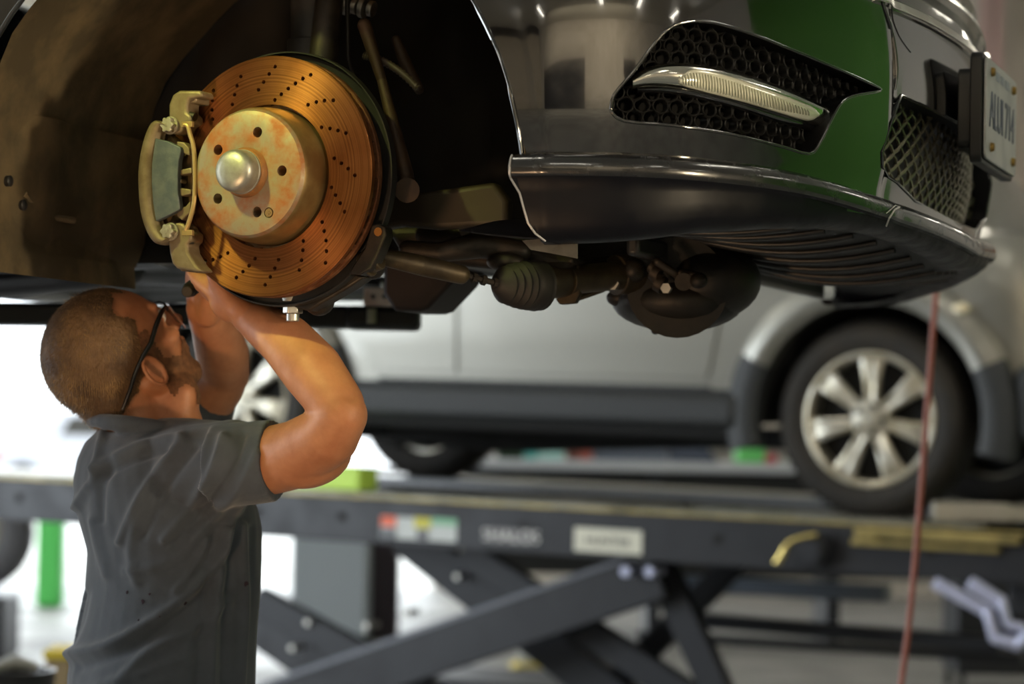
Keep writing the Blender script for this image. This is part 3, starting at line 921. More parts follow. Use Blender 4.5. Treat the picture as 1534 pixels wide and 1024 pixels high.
bm = new(); prism(bm, [V((.0, y, z)) for y, z in rrect(.1525, .0765, .012)], (.004,0,0))
plate = obj('number_plate', bm, pm('plate_white', (.55,.57,.56), .35, .1, col2=(.42,.45,.45), scale=18), car, bevel=.001, M=MP, label='white number plate with dark raised characters')
for sy, sz in ((-.108,.058),(.108,.058),(-.108,-.056),(.108,-.056)):
    bm = new(); cyl(bm, (.004,sy,sz), (.010,sy,sz), .0075, .006, n=12); obj('plate_screw', bm, pm('brass_screw', (.30,.2,.06), .4, .8), plate, bevel=.001)
def text(body, size, M, mat, parent, name, ext=.0008):
    c = bpy.data.curves.new(name, 'FONT'); c.body = body; c.size = size; c.extrude = ext; c.align_x = 'CENTER'; c.align_y = 'CENTER'
    o = bpy.data.objects.new('t', c); COL.objects.link(o)
    dg = bpy.context.evaluated_depsgraph_get(); me = bpy.data.meshes.new_from_object(o.evaluated_get(dg)); bpy.data.objects.remove(o)
    o = bpy.data.objects.new(name, me); COL.objects.link(o); me.materials.clear(); me.materials.append(mat)
    o.parent = parent; o.matrix_local = M; return o
# text plane: normal +X, reading direction from the near side (small Y) to the far side
MT = Matrix(((0,0,1,.0045),(1,0,0,0),(0,1,0,-.002),(0,0,0,1)))
text('ALUI 714', .080, MT @ Matrix.Diagonal((.80,1,1,1)), pm('plate_ink', (.10,.13,.19), .4), plate, 'plate_characters')
bm = new()
for yy, ww in ((-.045,.035),(.0,.03),(.05,.04)): box(bm, (.0045, yy, .058), (.001, ww, .013))
obj('plate_heading', bm, pm('plate_pale_ink', (.30,.36,.42), .4), plate)
# ================================================================ PERSON
SKIN = pm('skin', (.49, .215, .105), .46, 0, col2=(.37, .145, .066), scale=22, lo=.35, hi=.7, bump=.25, bscale=260, sss=.12, dist=.0008, rvar=.15)
HAIR = pm('short_hair', (.15, .082, .036), .6, 0, col2=(.06, .032, .015), scale=24, bump=.7, bscale=420, dist=.001)
SHIRT = pm('shirt_grey', (.056, .070, .092), .85, 0, col2=(.046, .058, .077), scale=30, bump=.25, bscale=900, dist=.0004, sheen=.25)
psi, tau = R(31), R(41)
h_ = V((math.cos(psi), math.sin(psi), 0))
HF = h_*math.cos(tau) + V((0,0,1))*math.sin(tau)
HU = -h_*math.sin(tau) + V((0,0,1))*math.cos(tau)
HS = V((math.sin(psi), -math.cos(psi), 0))
HC = P(168, 528, 3.60)
RH = Matrix((HF, HS, HU)).transposed()           # columns: forward, side toward camera, up
def H(f, s, u): return HC + HF*f + HS*s + HU*u
base_p = V((HC.x+.05, HC.y+.02, 0))
man = thing('person', 'man in grey short-sleeved work shirt and safety glasses reaching up behind the brake disc', 'person', Matrix.Translation(base_p))
def toman(me): me.transform(Matrix.Translation(-base_p)); return me
bm = new()
# skull, face
ell(bm, H(-.004,0,.004), (.099,.076,.092), RH, 32, 20)
ell(bm, H(.036,0,-.040), (.058,.060,.070), RH)
ell(bm, H(.040,0,-.078), (.052,.050,.036), RH)
ell(bm, H(.076,0,-.098), (.020,.024,.018), RH)
for s in (1,-1):
    chain(bm, [H(-.005,.058*s,-.055), H(.03,.052*s,-.088), H(.072,.024*s,-.100)], [.016,.015,.014])
    ell(bm, H(.066,.038*s,-.030), (.024,.022,.016), RH)      # cheekbone
    ell(bm, H(.078,.031*s,.0), (.012,.014,.010), RH)         # eye region
    chain(bm, [H(.083,.010*s,.020), H(.080,.040*s,.020)], [.009,.008])   # brow
    ell(bm, H(.100,.010*s,-.032), (.010,.008,.007), RH)      # nostril
chain(bm, [H(.088,0,.012), H(.101,0,-.010), H(.112,0,-.028)], [.009,.009,.0105])
chain(bm, [H(.090,-.018,-.056), H(.097,0,-.054), H(.090,.018,-.056)], [.006,.0075,.006])
chain(bm, [H(.088,-.016,-.067), H(.094,0,-.067), H(.088,.016,-.067)], [.006,.008,.006])
# ears
for s in (1,-1):
    E = H(.008,.0765*s,-.042)
    tube(bm, [E + HF*(.0155*math.cos(a) - .001) + HU*(.0225*math.sin(a)) + HS*s*(.010+.009*math.cos(a+2.6)) for a in [2*PI*k/20 for k in range(20)]], [.0042]*20, 8, closed=True)
    ell(bm, E+HS*s*.001, (.014,.0028,.020), RH)
    ell(bm, H(.016,.076*s,-.063), (.007,.005,.007), RH)
    ell(bm, H(.022,.077*s,-.044), (.005,.005,.007), RH)
# neck
NB = P(222, 668, 3.60)
chain(bm, [H(-.035,.0,-.045), P(205,620,3.61), NB], [.058,.052,.054], 20)
chain(bm, [H(.01,.0,-.065), P(258,615,3.61), P(262,660,3.60)], [.045,.040,.050], 20)
chain(bm, [H(.050,.0,-.080), P(270,592,3.60), P(262,645,3.60)], [.030,.029,.036], 20)
# near (right) arm : shoulder, elbow, wrist
S1 = P(300, 706, 3.50); E1 = P(512, 622, 3.30); W1 = P(372, 474, 3.435)
SH_ = P(395, 692, 3.43)
chain(bm, [S1, SH_, P(445, 680, 3.375), P(492, 652, 3.325), E1], [.058,.049,.048,.043,.036], 20)
ell(bm, P(462,684,3.37), (.062,.042,.044), Matrix.Rotation(-.25,3,'Y'))      # triceps belly
chain(bm, [P(520,628,3.30), P(532,632,3.295)], [.022,.015])                   # elbow point
chain(bm, [P(505,606,3.31), P(468,555,3.345), P(430,512,3.385), P(392,486,3.415), W1], [.038,.043,.039,.031,.025], 20)
# near hand: palm from wrist up-left behind the disc
def hand(W, K, nrm, s, curl, fl=1.0):
    """W wrist, K middle knuckle, nrm = back of the hand normal, s = side of the thumb"""
    d = (K-W).normalized(); side = d.cross(nrm).normalized()*s; nrm = side.cross(d).normalized()*s
    if nrm.dot(nrm) == 0: return
    for off, r in ((-.030,.015),(-.010,.017),(.010,.017),(.028,.0155)):
        chain(bm, [W + side*off*.6, W.lerp(K,.55)+side*off*.9, K + side*off - d*.006*abs(off)/.03], [.019,r,r*.80], 12)
    lens = (.040,.046,.043,.034); segs = (.75,.6)
    for i, off in enumerate((.030,.010,-.011,-.031)):
        p = K + side*off - d*(0,.0,.004,.012)[i]; a = 0; L = lens[i]*fl; dd = d; pts = [p]
        for j in range(3):
            a += curl[i]*(1.0,1.1,.7)[j]
            dd = d*math.cos(a) - nrm*math.sin(a)
            p = p + dd*L; pts.append(p); L *= .66
        chain(bm, pts, [.0098,.0090,.0082,.0072], 12)
    t0 = W + d*.022 + side*.026; 
    chain(bm, [t0, t0 + d*.030 + side*.022 - nrm*.012, t0 + d*.058 + side*.026 - nrm*.026, t0 + d*.080 + side*.016 - nrm*.036], [.015,.0125,.0105,.0085], 12)
K1 = P(303, 424, 3.50)
hand(W1, P(306,428,3.49), V((.55,-.55,-.6)), 1, (.35,.4,.45,.5))
ell(bm, P(345,455,3.45), (.034,.026,.026), Matrix.Rotation(.6,3,'Y'))
# far (left) arm
S2 = P(262, 664, 3.82); E2 = P(338, 560, 3.80); W2 = P(304, 462, 3.62)
chain(bm, [S2, P(300,610,3.83), P(328,572,3.81), E2], [.058,.048,.043,.038], 20)
chain(bm, [E2, P(333,530,3.76), P(322,495,3.70), W2], [.038,.042,.036,.026], 20)
hand(W2, P(300,412,3.58), V((-.75,-.1,-.5)), -1, (.5,.55,.5,.45))
# trunk under the clothes and legs
TH = R(28); bx = V((math.cos(TH), math.sin(TH), 0)); by = V((math.sin(TH), -math.cos(TH), 0))   # chest direction, right side
PV = P(248, 1075, 3.62)
chain(bm, [NB - V((0,0,.02)), P(245,800,3.62), P(248,940,3.62), PV], [.06,.10,.095,.10], 20)
chain(bm, [NB - V((0,0,.05)), S2], [.06,.055]); chain(bm, [NB - V((0,0,.05)), S1], [.06,.06])
feet = []
for s in (1,-1):
    hip = PV + by*.085*s - V((0,0,.04)); foot = V((PV.x, PV.y, 0)) + by*.13*s + bx*.04*s
    kn_ = V(((hip.x+foot.x)/2, (hip.y+foot.y)/2, .50)) + bx*.03
    chain(bm, [hip, kn_, foot+V((0,0,.09))], [.085,.055,.038], 20)
    chain(bm, [foot+V((0,0,.05))-bx*.05, foot+V((0,0,.035))+bx*.14], [.035,.028]); feet.append((foot, hip, kn_))
me = evaluated(bm, [('REMESH', dict(mode='VOXEL', voxel_size=.0036)), ('SMOOTH', dict(factor=.5, iterations=5))])
toman(me)
body = obj('body', None, SKIN, man, 180, mesh=me)

# beard: close stubble following the jaw
def shell(name, parts, voxel, smooth, mat, label=None, disp=None, ang=180):
    b = new()
    parts(b)
    me = evaluated(b, [('REMESH', dict(mode='VOXEL', voxel_size=voxel)), ('SMOOTH', dict(factor=.5, iterations=smooth))])
    if disp:
        ns = [v.normal.copy() for v in me.vertices]
        for v, n in zip(me.vertices, ns): v.co += n*disp(v.co, n)
    toman(me)
    return obj(name, None, mat, man, ang, label, mesh=me)
def inbeard(c):
    d = c - HC; f, q, u = d.dot(HF), d.dot(HS), d.dot(HU)
    w = .003*noise.noise(c*90)
    a = abs(q)
    side = .014 < f < .040+w and -.065 < u < .012 and a > .045
    jaw = f > .012 and -.135 < u < crv([(.012,-.035),(.04,-.045),(.07,-.058),(.085,-.050),(.095,-.042),(.12,-.042)], f) + w
    lips = a < .019 and -.070 < u < -.048 and f > .088
    nape = (c - base_p*0).z < P(280, 604, 3.6).z + .010*noise.noise(c*45)
    return (side or jaw) and not lips and not nape and a < .075 and f < .112 and d.length < .150
b = bmesh.new(); b.from_mesh(body.data); b.transform(Matrix.Translation(base_p))
bmesh.ops.delete(b, geom=[f for f in b.faces if (f.calc_center_median()-HC).length > .17 or not inbeard(f.calc_center_median())], context='FACES')
for v in b.verts: v.co += v.normal*(.0014 + .0009*noise.noise(v.co*330))
b.transform(Matrix.Translation(-base_p))
bd = obj('beard', b, pm('beard', (.13,.058,.026), .85, 0, col2=(.25,.11,.048), scale=70, bump=.8, bscale=420, dist=.0015), man, 180, 'short reddish-brown beard')
def hair(b):
    ell(b, H(-.0085,0,.006), (.0985,.0785,.0955), RH, 40, 24)
    ell(b, H(-.045,0,-.045), (.050,.060,.052), RH)
# trimmed hair cap: cut away face region
b = new(); hair(b)
me = evaluated(b, [('REMESH', dict(mode='VOXEL', voxel_size=.0032)), ('SMOOTH', dict(factor=.5, iterations=3))])
b = bmesh.new(); b.from_mesh(me)
def inhair(p):
    d = p - HC; f, s, u = d.dot(HF), d.dot(HS), d.dot(HU)
    # hairline: recedes at temples, behind ear, nape
    wob = .004*noise.noise(p*60)
    front = crv([(-.10,-.034),(-.075,-.014),(-.045,-.006),(-.01,.016),(.012,.022),(.03,.036),(.055,.018),(.075,.040),(.10,.055)], u) + wob
    if abs(s) < .03 and u > .05: front = .062
    return f < front
bmesh.ops.delete(b, geom=[f for f in b.faces if not inhair(f.calc_center_median())], context='FACES')
for v in b.verts: v.co += v.normal*(.0010*noise.noise(v.co*260)+.0006)
me.clear_geometry() if hasattr(me,'clear_geometry') else None
b.to_mesh(me); b.free(); toman(me)
ho = obj('hair', None, HAIR, man, 180, 'short cropped light-brown hair', mesh=me)
# short strands standing off the scalp
random.seed(3)
b = new()
polys = list(me.polygons)
for p in random.sample(polys, min(15000, len(polys))):
    c = p.center; n = p.normal
    if random.random() < .0: continue
    w = (n*.55 + V((random.uniform(-.35,.35), random.uniform(-.35,.35), random.uniform(-.35,.35))) - HF*.35 - HU*.55).normalized()
    t = n.cross(w); t = (t.normalized() if t.length > .01 else basis(n)[0])*.00045
    L_ = random.uniform(.004,.009)
    v = [b.verts.new(c-t), b.verts.new(c+t), b.verts.new(c+w*L_)]; b.faces.new(v)
st = obj('hair_strands', b, pm('hair_strand', (.36,.215,.085), .45, 0, col2=(.09,.045,.020), scale=22, lo=.38, hi=.62), ho, 180); st['kind'] = 'stuff'

# safety glasses
GL = pm('glasses_black', (.006,.006,.007), .25)
def rel(p): return p - base_p
bm = new()
for s in (1,-1):
    tube(bm, [rel(H(f, y*s, u)) for f, y, u in ((.090,.060,.014),(.075,.071,.014),(.055,.076,.006),(.030,.080,-.008),(.006,.084,-.014),(-.018,.083,-.026),(-.040,.078,-.042),(-.062,.068,-.058))], [.0028,.0036,.0040,.0038,.0034,.0034,.0032,.0026], 8)
tube(bm, [rel(H(.088,.062,.010)), rel(H(.100,.034,.011)), rel(H(.106,0,.011)), rel(H(.100,-.034,.011)), rel(H(.088,-.062,.010))], .0022, 8)
gl = obj('safety_glasses', bm, GL, man, 60, 'black-armed clear safety glasses')
bm = new(); rows = []
for i in range(7):
    u = .010 - .040*i/6
    rows.append([rel(H(.088+.018*math.cos((j-8)/8*1.35)-.014*(i/6)**2*0, .064*math.sin((j-8)/8*1.35)*1.02, u)) for j in range(17)])
loft(bm, rows, closed=False); bmesh.ops.solidify(bm, geom=bm.faces[:], thickness=.0016)
gm = pm('clear_lens', (.95,.95,.95), .03, trans=1.0)
obj('lens', bm, gm, gl, 60)
for s in (1,-1):
    bm = new(); ell(bm, rel(H(.0795,.031*s,.002)), (.0125,.0125,.0125), RH); obj('eye', bm, pm('eye_white', (.7,.66,.6), .2), man)

# ---------- shirt
rows_ = [(1150,104,374),(1090,102,376),(1024,101,379),(980,106,381),(930,117,384),(880,127,388),(830,128,391),(790,118,390),(755,111,384),(720,109,365),(690,116,345),(665,128,325),(648,146,300)]
def shirtparts(b):
    rings = []
    for y, xl, xr in rows_:
        c = P((xl+xr)/2, y, 3.615); w = (xr-xl)/2*3.615/F
        bb = w/1.115; aa = bb*1.45
        if y < 720: aa *= 1.05
        ring = []
        for k in range(36):
            a = 2*PI*k/36
            ca, sa = math.cos(a), math.sin(a)
            sq = lambda v: math.copysign(abs(v)**.85, v)
            ring.append(c + bx*bb*sq(ca) + by*aa*sq(sa))
        rings.append(ring)
    loft(b, rings)
    # near shoulder and sleeve
    chain(b, [P(255,715,3.55), P(300,706,3.50), P(350,694,3.46)], [.074,.071,.0635], 20)
    chain(b, [P(215,676,3.62), P(290,684,3.53), P(335,684,3.48)], [.052,.056,.052], 20)
    # sleeve tube with a clean hem
    a0, a1 = P(325,700,3.455), P(411,688,3.415)
    x, y = V((-.04,0,1)), V((.25,.97,0))
    rr = []
    for t, r in ((0,.062),(.3,.060),(.6,.0585),(.85,.058),(1,.0585)):
        c = a0.lerp(a1, t); rr.append([c + x*r*math.cos(2*PI*k/28) + y*r*1.1*math.sin(2*PI*k/28) for k in range(28)])
    loft(b, rr)
    chain(b, [P(330,735,3.48), P(300,770,3.54), P(270,800,3.58)], [.045,.055,.06], 20)
    # far shoulder and sleeve
    chain(b, [P(200,690,3.68), P(250,676,3.78), P(290,640,3.83), P(304,600,3.83)], [.06,.068,.056,.052], 20)
    # collar
    cc = P(214, 652, 3.60)
    tube(b, [cc + V((math.cos(a)*.073, math.sin(a)*.072, .012 - .010*math.cos(a-.4))) for a in [2*PI*k/24 for k in range(24)]], .0125, 8, closed=True)
folds = [ # (polyline in photo points, amplitude, width)
 ([(104,980),(164,966),(226,931),(272,898),(321,848),(346,786)], .010, 9),
 ([(120,1000),(190,975),(250,935),(300,890),(335,840)], -.006, 9),
 ([(130,1035),(180,1015),(226,973),(290,940),(340,900)], .007, 9),
 ([(338,790),(332,850),(321,920),(316,1014),(316,1060)], .007, 7), ([(350,786),(346,850),(336,930),(334,1040)], -.005, 6),
 ([(363,786),(367,890),(359,1022)], .007, 6), ([(378,790),(381,880),(372,1030)], -.004, 5), ([(322,800),(308,880),(298,980),(296,1050)], -.004, 7),
 ([(146,703),(185,679),(230,664),(272,654)], .006, 7), ([(140,722),(190,694),(250,676)], -.004, 6),
 ([(114,760),(128,735),(143,715),(150,680),(155,650)], .007, 6), ([(150,780),(152,730),(168,690)], -.005, 7),
 ([(180,810),(196,770),(222,725),(250,690),(275,660)], .006, 7), ([(215,800),(232,760),(262,710),(290,670)], -.005, 7),
 ([(247,807),(275,770),(300,735),(322,695),(335,655)], .007, 7), ([(262,812),(300,775),(330,730),(352,685),(362,650)], -.005, 7),
 ([(290,800),(330,765),(362,725),(384,680)], .004, 7),
 ([(205,870),(196,820),(205,775)], .004, 8), ([(160,860),(150,820),(140,780)], .005, 8),
 ([(300,800),(270,830),(230,850),(190,855)], .004, 9), ([(310,810),(290,850),(262,885)], .005, 6),
 ([(125,890),(118,930),(104,960)], -.006, 8), ([(180,1024),(230,1000),(280,985)], .004, 8)]
def segd(px, py, a, b):
    ax, ay = a; bx_, by_ = b; dx, dy = bx_-ax, by_-ay
    t = max(0, min(1, ((px-ax)*dx+(py-ay)*dy)/(dx*dx+dy*dy))); return math.hypot(px-ax-t*dx, py-ay-t*dy)
WF = Frame(Matrix.Identity(4))
fold_s = [([(p.x, p.y) for p in spline([(a,b,0) for a,b in pl], 3)], am, w) for pl, am, w in folds]
def shirt_disp(p, n):
    x, y, d = WF.proj(p)
    v = .0035*noise.noise(p*11) + .0015*noise.noise(V((p.x*30, p.y*30, p.z*14)))
    if n.dot((CAM-p).normalized()) > -.1:
        for pl, am, w in fold_s:
            if min(abs(x-a) + abs(y-b) for a, b in pl) > 60: continue
            m = min(segd(x, y, a, b) for a, b in zip(pl, pl[1:]))
            if m < w*3: v += 1.2*am*math.exp(-(m/w)**2)
    return v
shirt = shell('shirt', shirtparts, .0038, 4, SHIRT, 'charcoal grey short-sleeved work shirt', disp=shirt_disp)
# dark stains on the shirt
def on_shirt(x, y):
    """nearest shirt vertex toward the viewer at the photo point"""
    best = None
    for v in shirt.data.vertices:
        p = v.co + base_p
        X, Y_, d = WF.proj(p)
        if abs(X-x) < 6 and abs(Y_-y) < 6 and (best is None or d < best[0]-.002): best = (d, v.co.copy(), v.normal.copy())
    return best
STAIN = pm('stain', (.03,.016,.028), .9)
for x, y, r in ((186,884,.0022),(209,895,.0028),(222,885,.0020),(281,906,.0028),(203,925,.0012),(243,927,.0012),(374,873,.0035)):
    q = on_shirt(x, y)
    if not q: continue
    bm = new(); xx, yy = basis(q[2]); c = q[1] + q[2]*.0004
    random.seed(int(x)); rr = [r*random.uniform(.6,1.25) for _ in range(9)]
    prism(bm, [c + xx*rr[k]*math.cos(2*PI*k/9) + yy*rr[k]*1.2*math.sin(2*PI*k/9) for k in range(9)], q[2]*.0008)
    obj('shirt_stain', bm, STAIN, shirt)
# hem line of the sleeve
# trousers and boots (below the picture)
def trou(b):
    for (foot, hip, kn_) in feet:
        chain(b, [PV + V((0,0,.02)), hip, kn_, foot+V((0,0,.10))], [.125,.10,.078,.062], 20)
shell('trousers', trou, .012, 3, pm('trousers_navy', (.02,.024,.035), .9))
for foot, hip, kn_ in feet:
    bm = new(); f0 = foot - base_p
    chain(bm, [f0+V((0,0,.12)), f0+V((0,0,.05))], [.05,.05]); chain(bm, [f0+V((0,0,.05))-bx*.05, f0+bx*.16+V((0,0,.045))], [.048,.044])
    bmesh.ops.bisect_plane(bm, geom=bm.verts[:]+bm.edges[:]+bm.faces[:], plane_co=(0,0,.001), plane_no=(0,0,-1), clear_outer=True)
    obj('boot', bm, pm('boot_leather', (.02,.015,.01), .6), man, 60)
# tool in the hands: ratchet with black grip
bm = new(); a_, b_ = P(284,434,3.52), P(318,408,3.60)
cyl(bm, a_, a_.lerp(b_,.7), .0115, n=20)
MW = Matrix.Translation(a_)
wr = thing('ratchet', 'small tool with black grip held in the hands behind the disc', 'tool', MW)
bm.transform(MW.inverted()); obj('grip', bm, RUBBER, wr, bevel=.002)
bm = new(); cyl(bm, a_.lerp(b_,-.12), a_.lerp(b_,-.005), .0085, .0105, n=18)
bm.transform(MW.inverted()); obj('steel_end', bm, DARKMETAL, wr, bevel=.001)
# ================================================================ SCISSOR LIFT AND SILVER CAR
A2 = R(27)
WR = P(1303, 628, 9.25)                       # centre of the near front wheel
RW = .372
# direction toward the rear wheel measured with a slight nose-down stance
f2 = V((math.cos(A2), -math.sin(A2), 0)); pitch = R(.9)
MS = Matrix.Translation(WR) @ Matrix.Rotation(-A2, 4, 'Z') @ Matrix.Rotation(pitch, 4, 'Y') @ Matrix.Translation((0,0,-RW))
SUV = Frame(MS)                               # X forward, Y inward, Z up, origin: front tyre contact (outer wheel face)
print('rear wheel at', SUV.proj(V((-2.88,0,RW))), 'front', SUV.proj(V((0,0,RW))))
print('tyre bottom', SUV.proj(V((0,0,0))), SUV.proj(V((-2.88,0,0))))
PAINT = pm('silver_paint', (.29,.285,.255), .30, .7, coat=.6)
CLAD = pm('grey_cladding', (.024,.027,.030), .55, 0, bump=.1, bscale=100)
DARKIN = pm('dark_interior', (.008,.008,.008), .8)
GLASSD = pm('dark_glass', (.01,.012,.012), .03, 0, coat=1)
suv = thing('car', 'silver car with grey lower cladding parked up on the scissor lift', 'car', MS)
WB = 2.88; RA = .455
def sp(x, y, Y=0): return SUV.px(x, y, 1, Y)
# body side section: (outward offset, z)
sec = [(.00,.34),(.004,.40),(.008,.47),(.010,.49),(.017,.56),(.030,.70),(.036,.86),(.025,1.00),(.0,1.08),(-.02,1.12),(-.10,1.36),(-.20,1.62),(-.27,1.74),(-.40,1.80),(-.95,1.83)]
xs = [-3.75,-3.70,-3.55,-3.3] + [-3.2+.1*i for i in range(38)] + [.60,.72,.80,.84]
W = 1.90
bm = new(); rings = []
for x in xs:
    nose = 0
    if x > .5: nose = (x-.5)**2*1.6
    if x < -3.5: nose = (-3.5-x)*.6
    roof = 1.0
    prof = []
    for o_, z in sec:
        zz = z
        if x > -.25 and z > 1.08: zz = 1.08 + (z-1.08)*max(0.06, 1-(x+.25)/.75)
        if x > .45 : zz = min(zz, 1.10 - (x-.45)*.2)
        prof.append((o_, zz))
    side = [V((x, .02 - o_ + nose, z)) for o_, z in prof]
    other = [V((x, W - .02 + o_ - nose, z)) for o_, z in prof[::-1]]
    rings.append(side + other)
loft(bm, rings)
cut = new()
for cxx in (0, -WB):
    cyl(cut, (cxx, -.3, RW), (cxx, .42, RW), RA, n=64)
    cyl(cut, (cxx, W-.42, RW), (cxx, W+.3, RW), RA, n=48)
bm = boolean(bm, cut)
sb = obj('body', bm, PAINT, suv, 25); sb['label'] = 'silver body'
sb.data.materials.append(CLAD); sb.data.materials.append(GLASSD); sb.data.materials.append(DARKIN)
for p in sb.data.polygons:
    c = p.center
    if c.z < .475: p.material_index = 1
    if 1.12 < c.z < 1.62 and -3.4 < c.x < .25 and abs(p.normal.y) > .5: p.material_index = 2
    if math.hypot(c.x, c.z-RW) < RA+.002 or math.hypot(c.x+WB, c.z-RW) < RA+.002 or p.normal.z < -.9: p.material_index = 3
# arch flares: silver upper band, grey lower ends
def flare(cx, a0, a1, mat, name, parent):
    bm = new(); rings = []
    n = 26
    for i in range(n+1):
        a = R(a0+(a1-a0)*i/n); dr = V((math.cos(a),0,math.sin(a))); c = V((cx,0,RW))
        rings.append([c+dr*(RA-.004)+V((0,.03,0)), c+dr*(RA-.006)+V((0,-.045,0)), c+dr*(RA+.02)+V((0,-.062,0)), c+dr*(RA+.07)+V((0,-.058,0)), c+dr*(RA+.115)+V((0,-.04,0)), c+dr*(RA+.13)+V((0,.02,0))])
    loft(bm, rings); return obj(name, bm, mat, parent, 50)
for cx in (0, -WB):
    flare(cx, 25, 155, PAINT, 'wheel_arch_flare', suv)
    for a0, a1 in ((-14,25),(155,194)): flare(cx, a0, a1, CLAD, 'arch_cladding', suv)
# sill cladding
bm = new(); box(bm, (-WB/2, -.02, .385), (WB-2*RA-.14, .10, .135)); obj('sill_cladding', bm, CLAD, suv, bevel=.03, bseg=3)
bm = new(); box(bm, (-WB/2, .02, .30), (WB-2*RA-.1, .05, .05)); obj('sill_underside', bm, DARKIN, suv, bevel=.01)
bm = new(); box(bm, (.70, .05, .45), (.30, .14, .30)); box(bm, (.74, .95, .42), (.22, 1.8, .34)); obj('front_bumper', bm, CLAD, suv, bevel=.05, bseg=3)
bm = new(); box(bm, (-3.62, .95, .48), (.3, 1.86, .3)); obj('rear_bumper', bm, CLAD, suv, bevel=.05, bseg=3)
bm = new(); box(bm, (.56, .13, .92), (.30, .20, .16)); obj('headlight', bm, GLASSD, suv, bevel=.03)
bm = new(); ell(bm, (.36, -.050, .80), (.035,.02,.02)); obj('side_marker', bm, pm('amber_lens', (.9,.8,.55), .15, coat=1), suv)  # pale bead standing in for a bright highlight on the fender
# doors: shut lines as recessed dark gaps, door skins slightly proud
def door(pts, name, label=None):
    bm = new(); off = lambda z: .02 - crv([(s[1], s[0]) for s in sec], z)
    P2 = [(p.x, p.y) for p in spline([(x,z,0) for x, z in pts] + [(pts[0][0], pts[0][1], 0)], 1)][:-1]
    # strips in z follow the body section
    zs = [.475+.0325*i for i in range(19)]
    def xr(z):
        xsn = []
        for (x0,z0),(x1,z1) in zip(P2, P2[1:]+P2[:1]):
            if (z0-z)*(z1-z) <= 0 and z0 != z1: xsn.append(x0+(x1-x0)*(z-z0)/(z1-z0))
        return (min(xsn), max(xsn)) if len(xsn) > 1 else None
    rows = []
    for z in zs:
        r_ = xr(z)
        if r_: rows.append([V((r_[0]+(r_[1]-r_[0])*k/10, off(z)-.010, z)) for k in range(11)])
    loft(bm, rows, closed=False); bmesh.ops.recalc_face_normals(bm, faces=bm.faces); bmesh.ops.solidify(bm, geom=bm.faces[:], thickness=.012)
    return obj(name, bm, PAINT, suv, 40, label, bevel=.003)
xA = sp(1062,583).x; xA2 = sp(1103,420).x; xB = sp(687,580).x; xC = sp(566,578).x; xC2 = sp(500,500).x
print('doors', xA, xA2, xB, xC, xC2, 'z', sp(1062,583).z, sp(687,580).z)
d1 = door([(xB+.012,.485),(xA-.03,.485),(xA,.53),(xA2,1.02),(xA2,1.10),(xB+.012,1.10)], 'front_door')
d2 = door([(xC+.03,.485),(xB-.012,.485),(xB-.012,1.10),(-2.62,1.10),(-2.56,1.0),(xC2-.02,.80),(xC-.01,.53)], 'rear_door')
for d, x in ((d1, xB+.25),(d2, -2.25)):
    bm = new(); tube(bm, [V((x-.09,-.045,.99)), V((x-.05,-.07,.995)), V((x+.05,-.07,.995)), V((x+.09,-.045,.99))], .013, 10); obj('door_handle', bm, PAINT, d)
bm = new(); box(bm, ((xA+xC)/2, .006, .474), (xA-xC, .02, .012)); obj('door_rubbing_strip', bm, CLAD, suv)
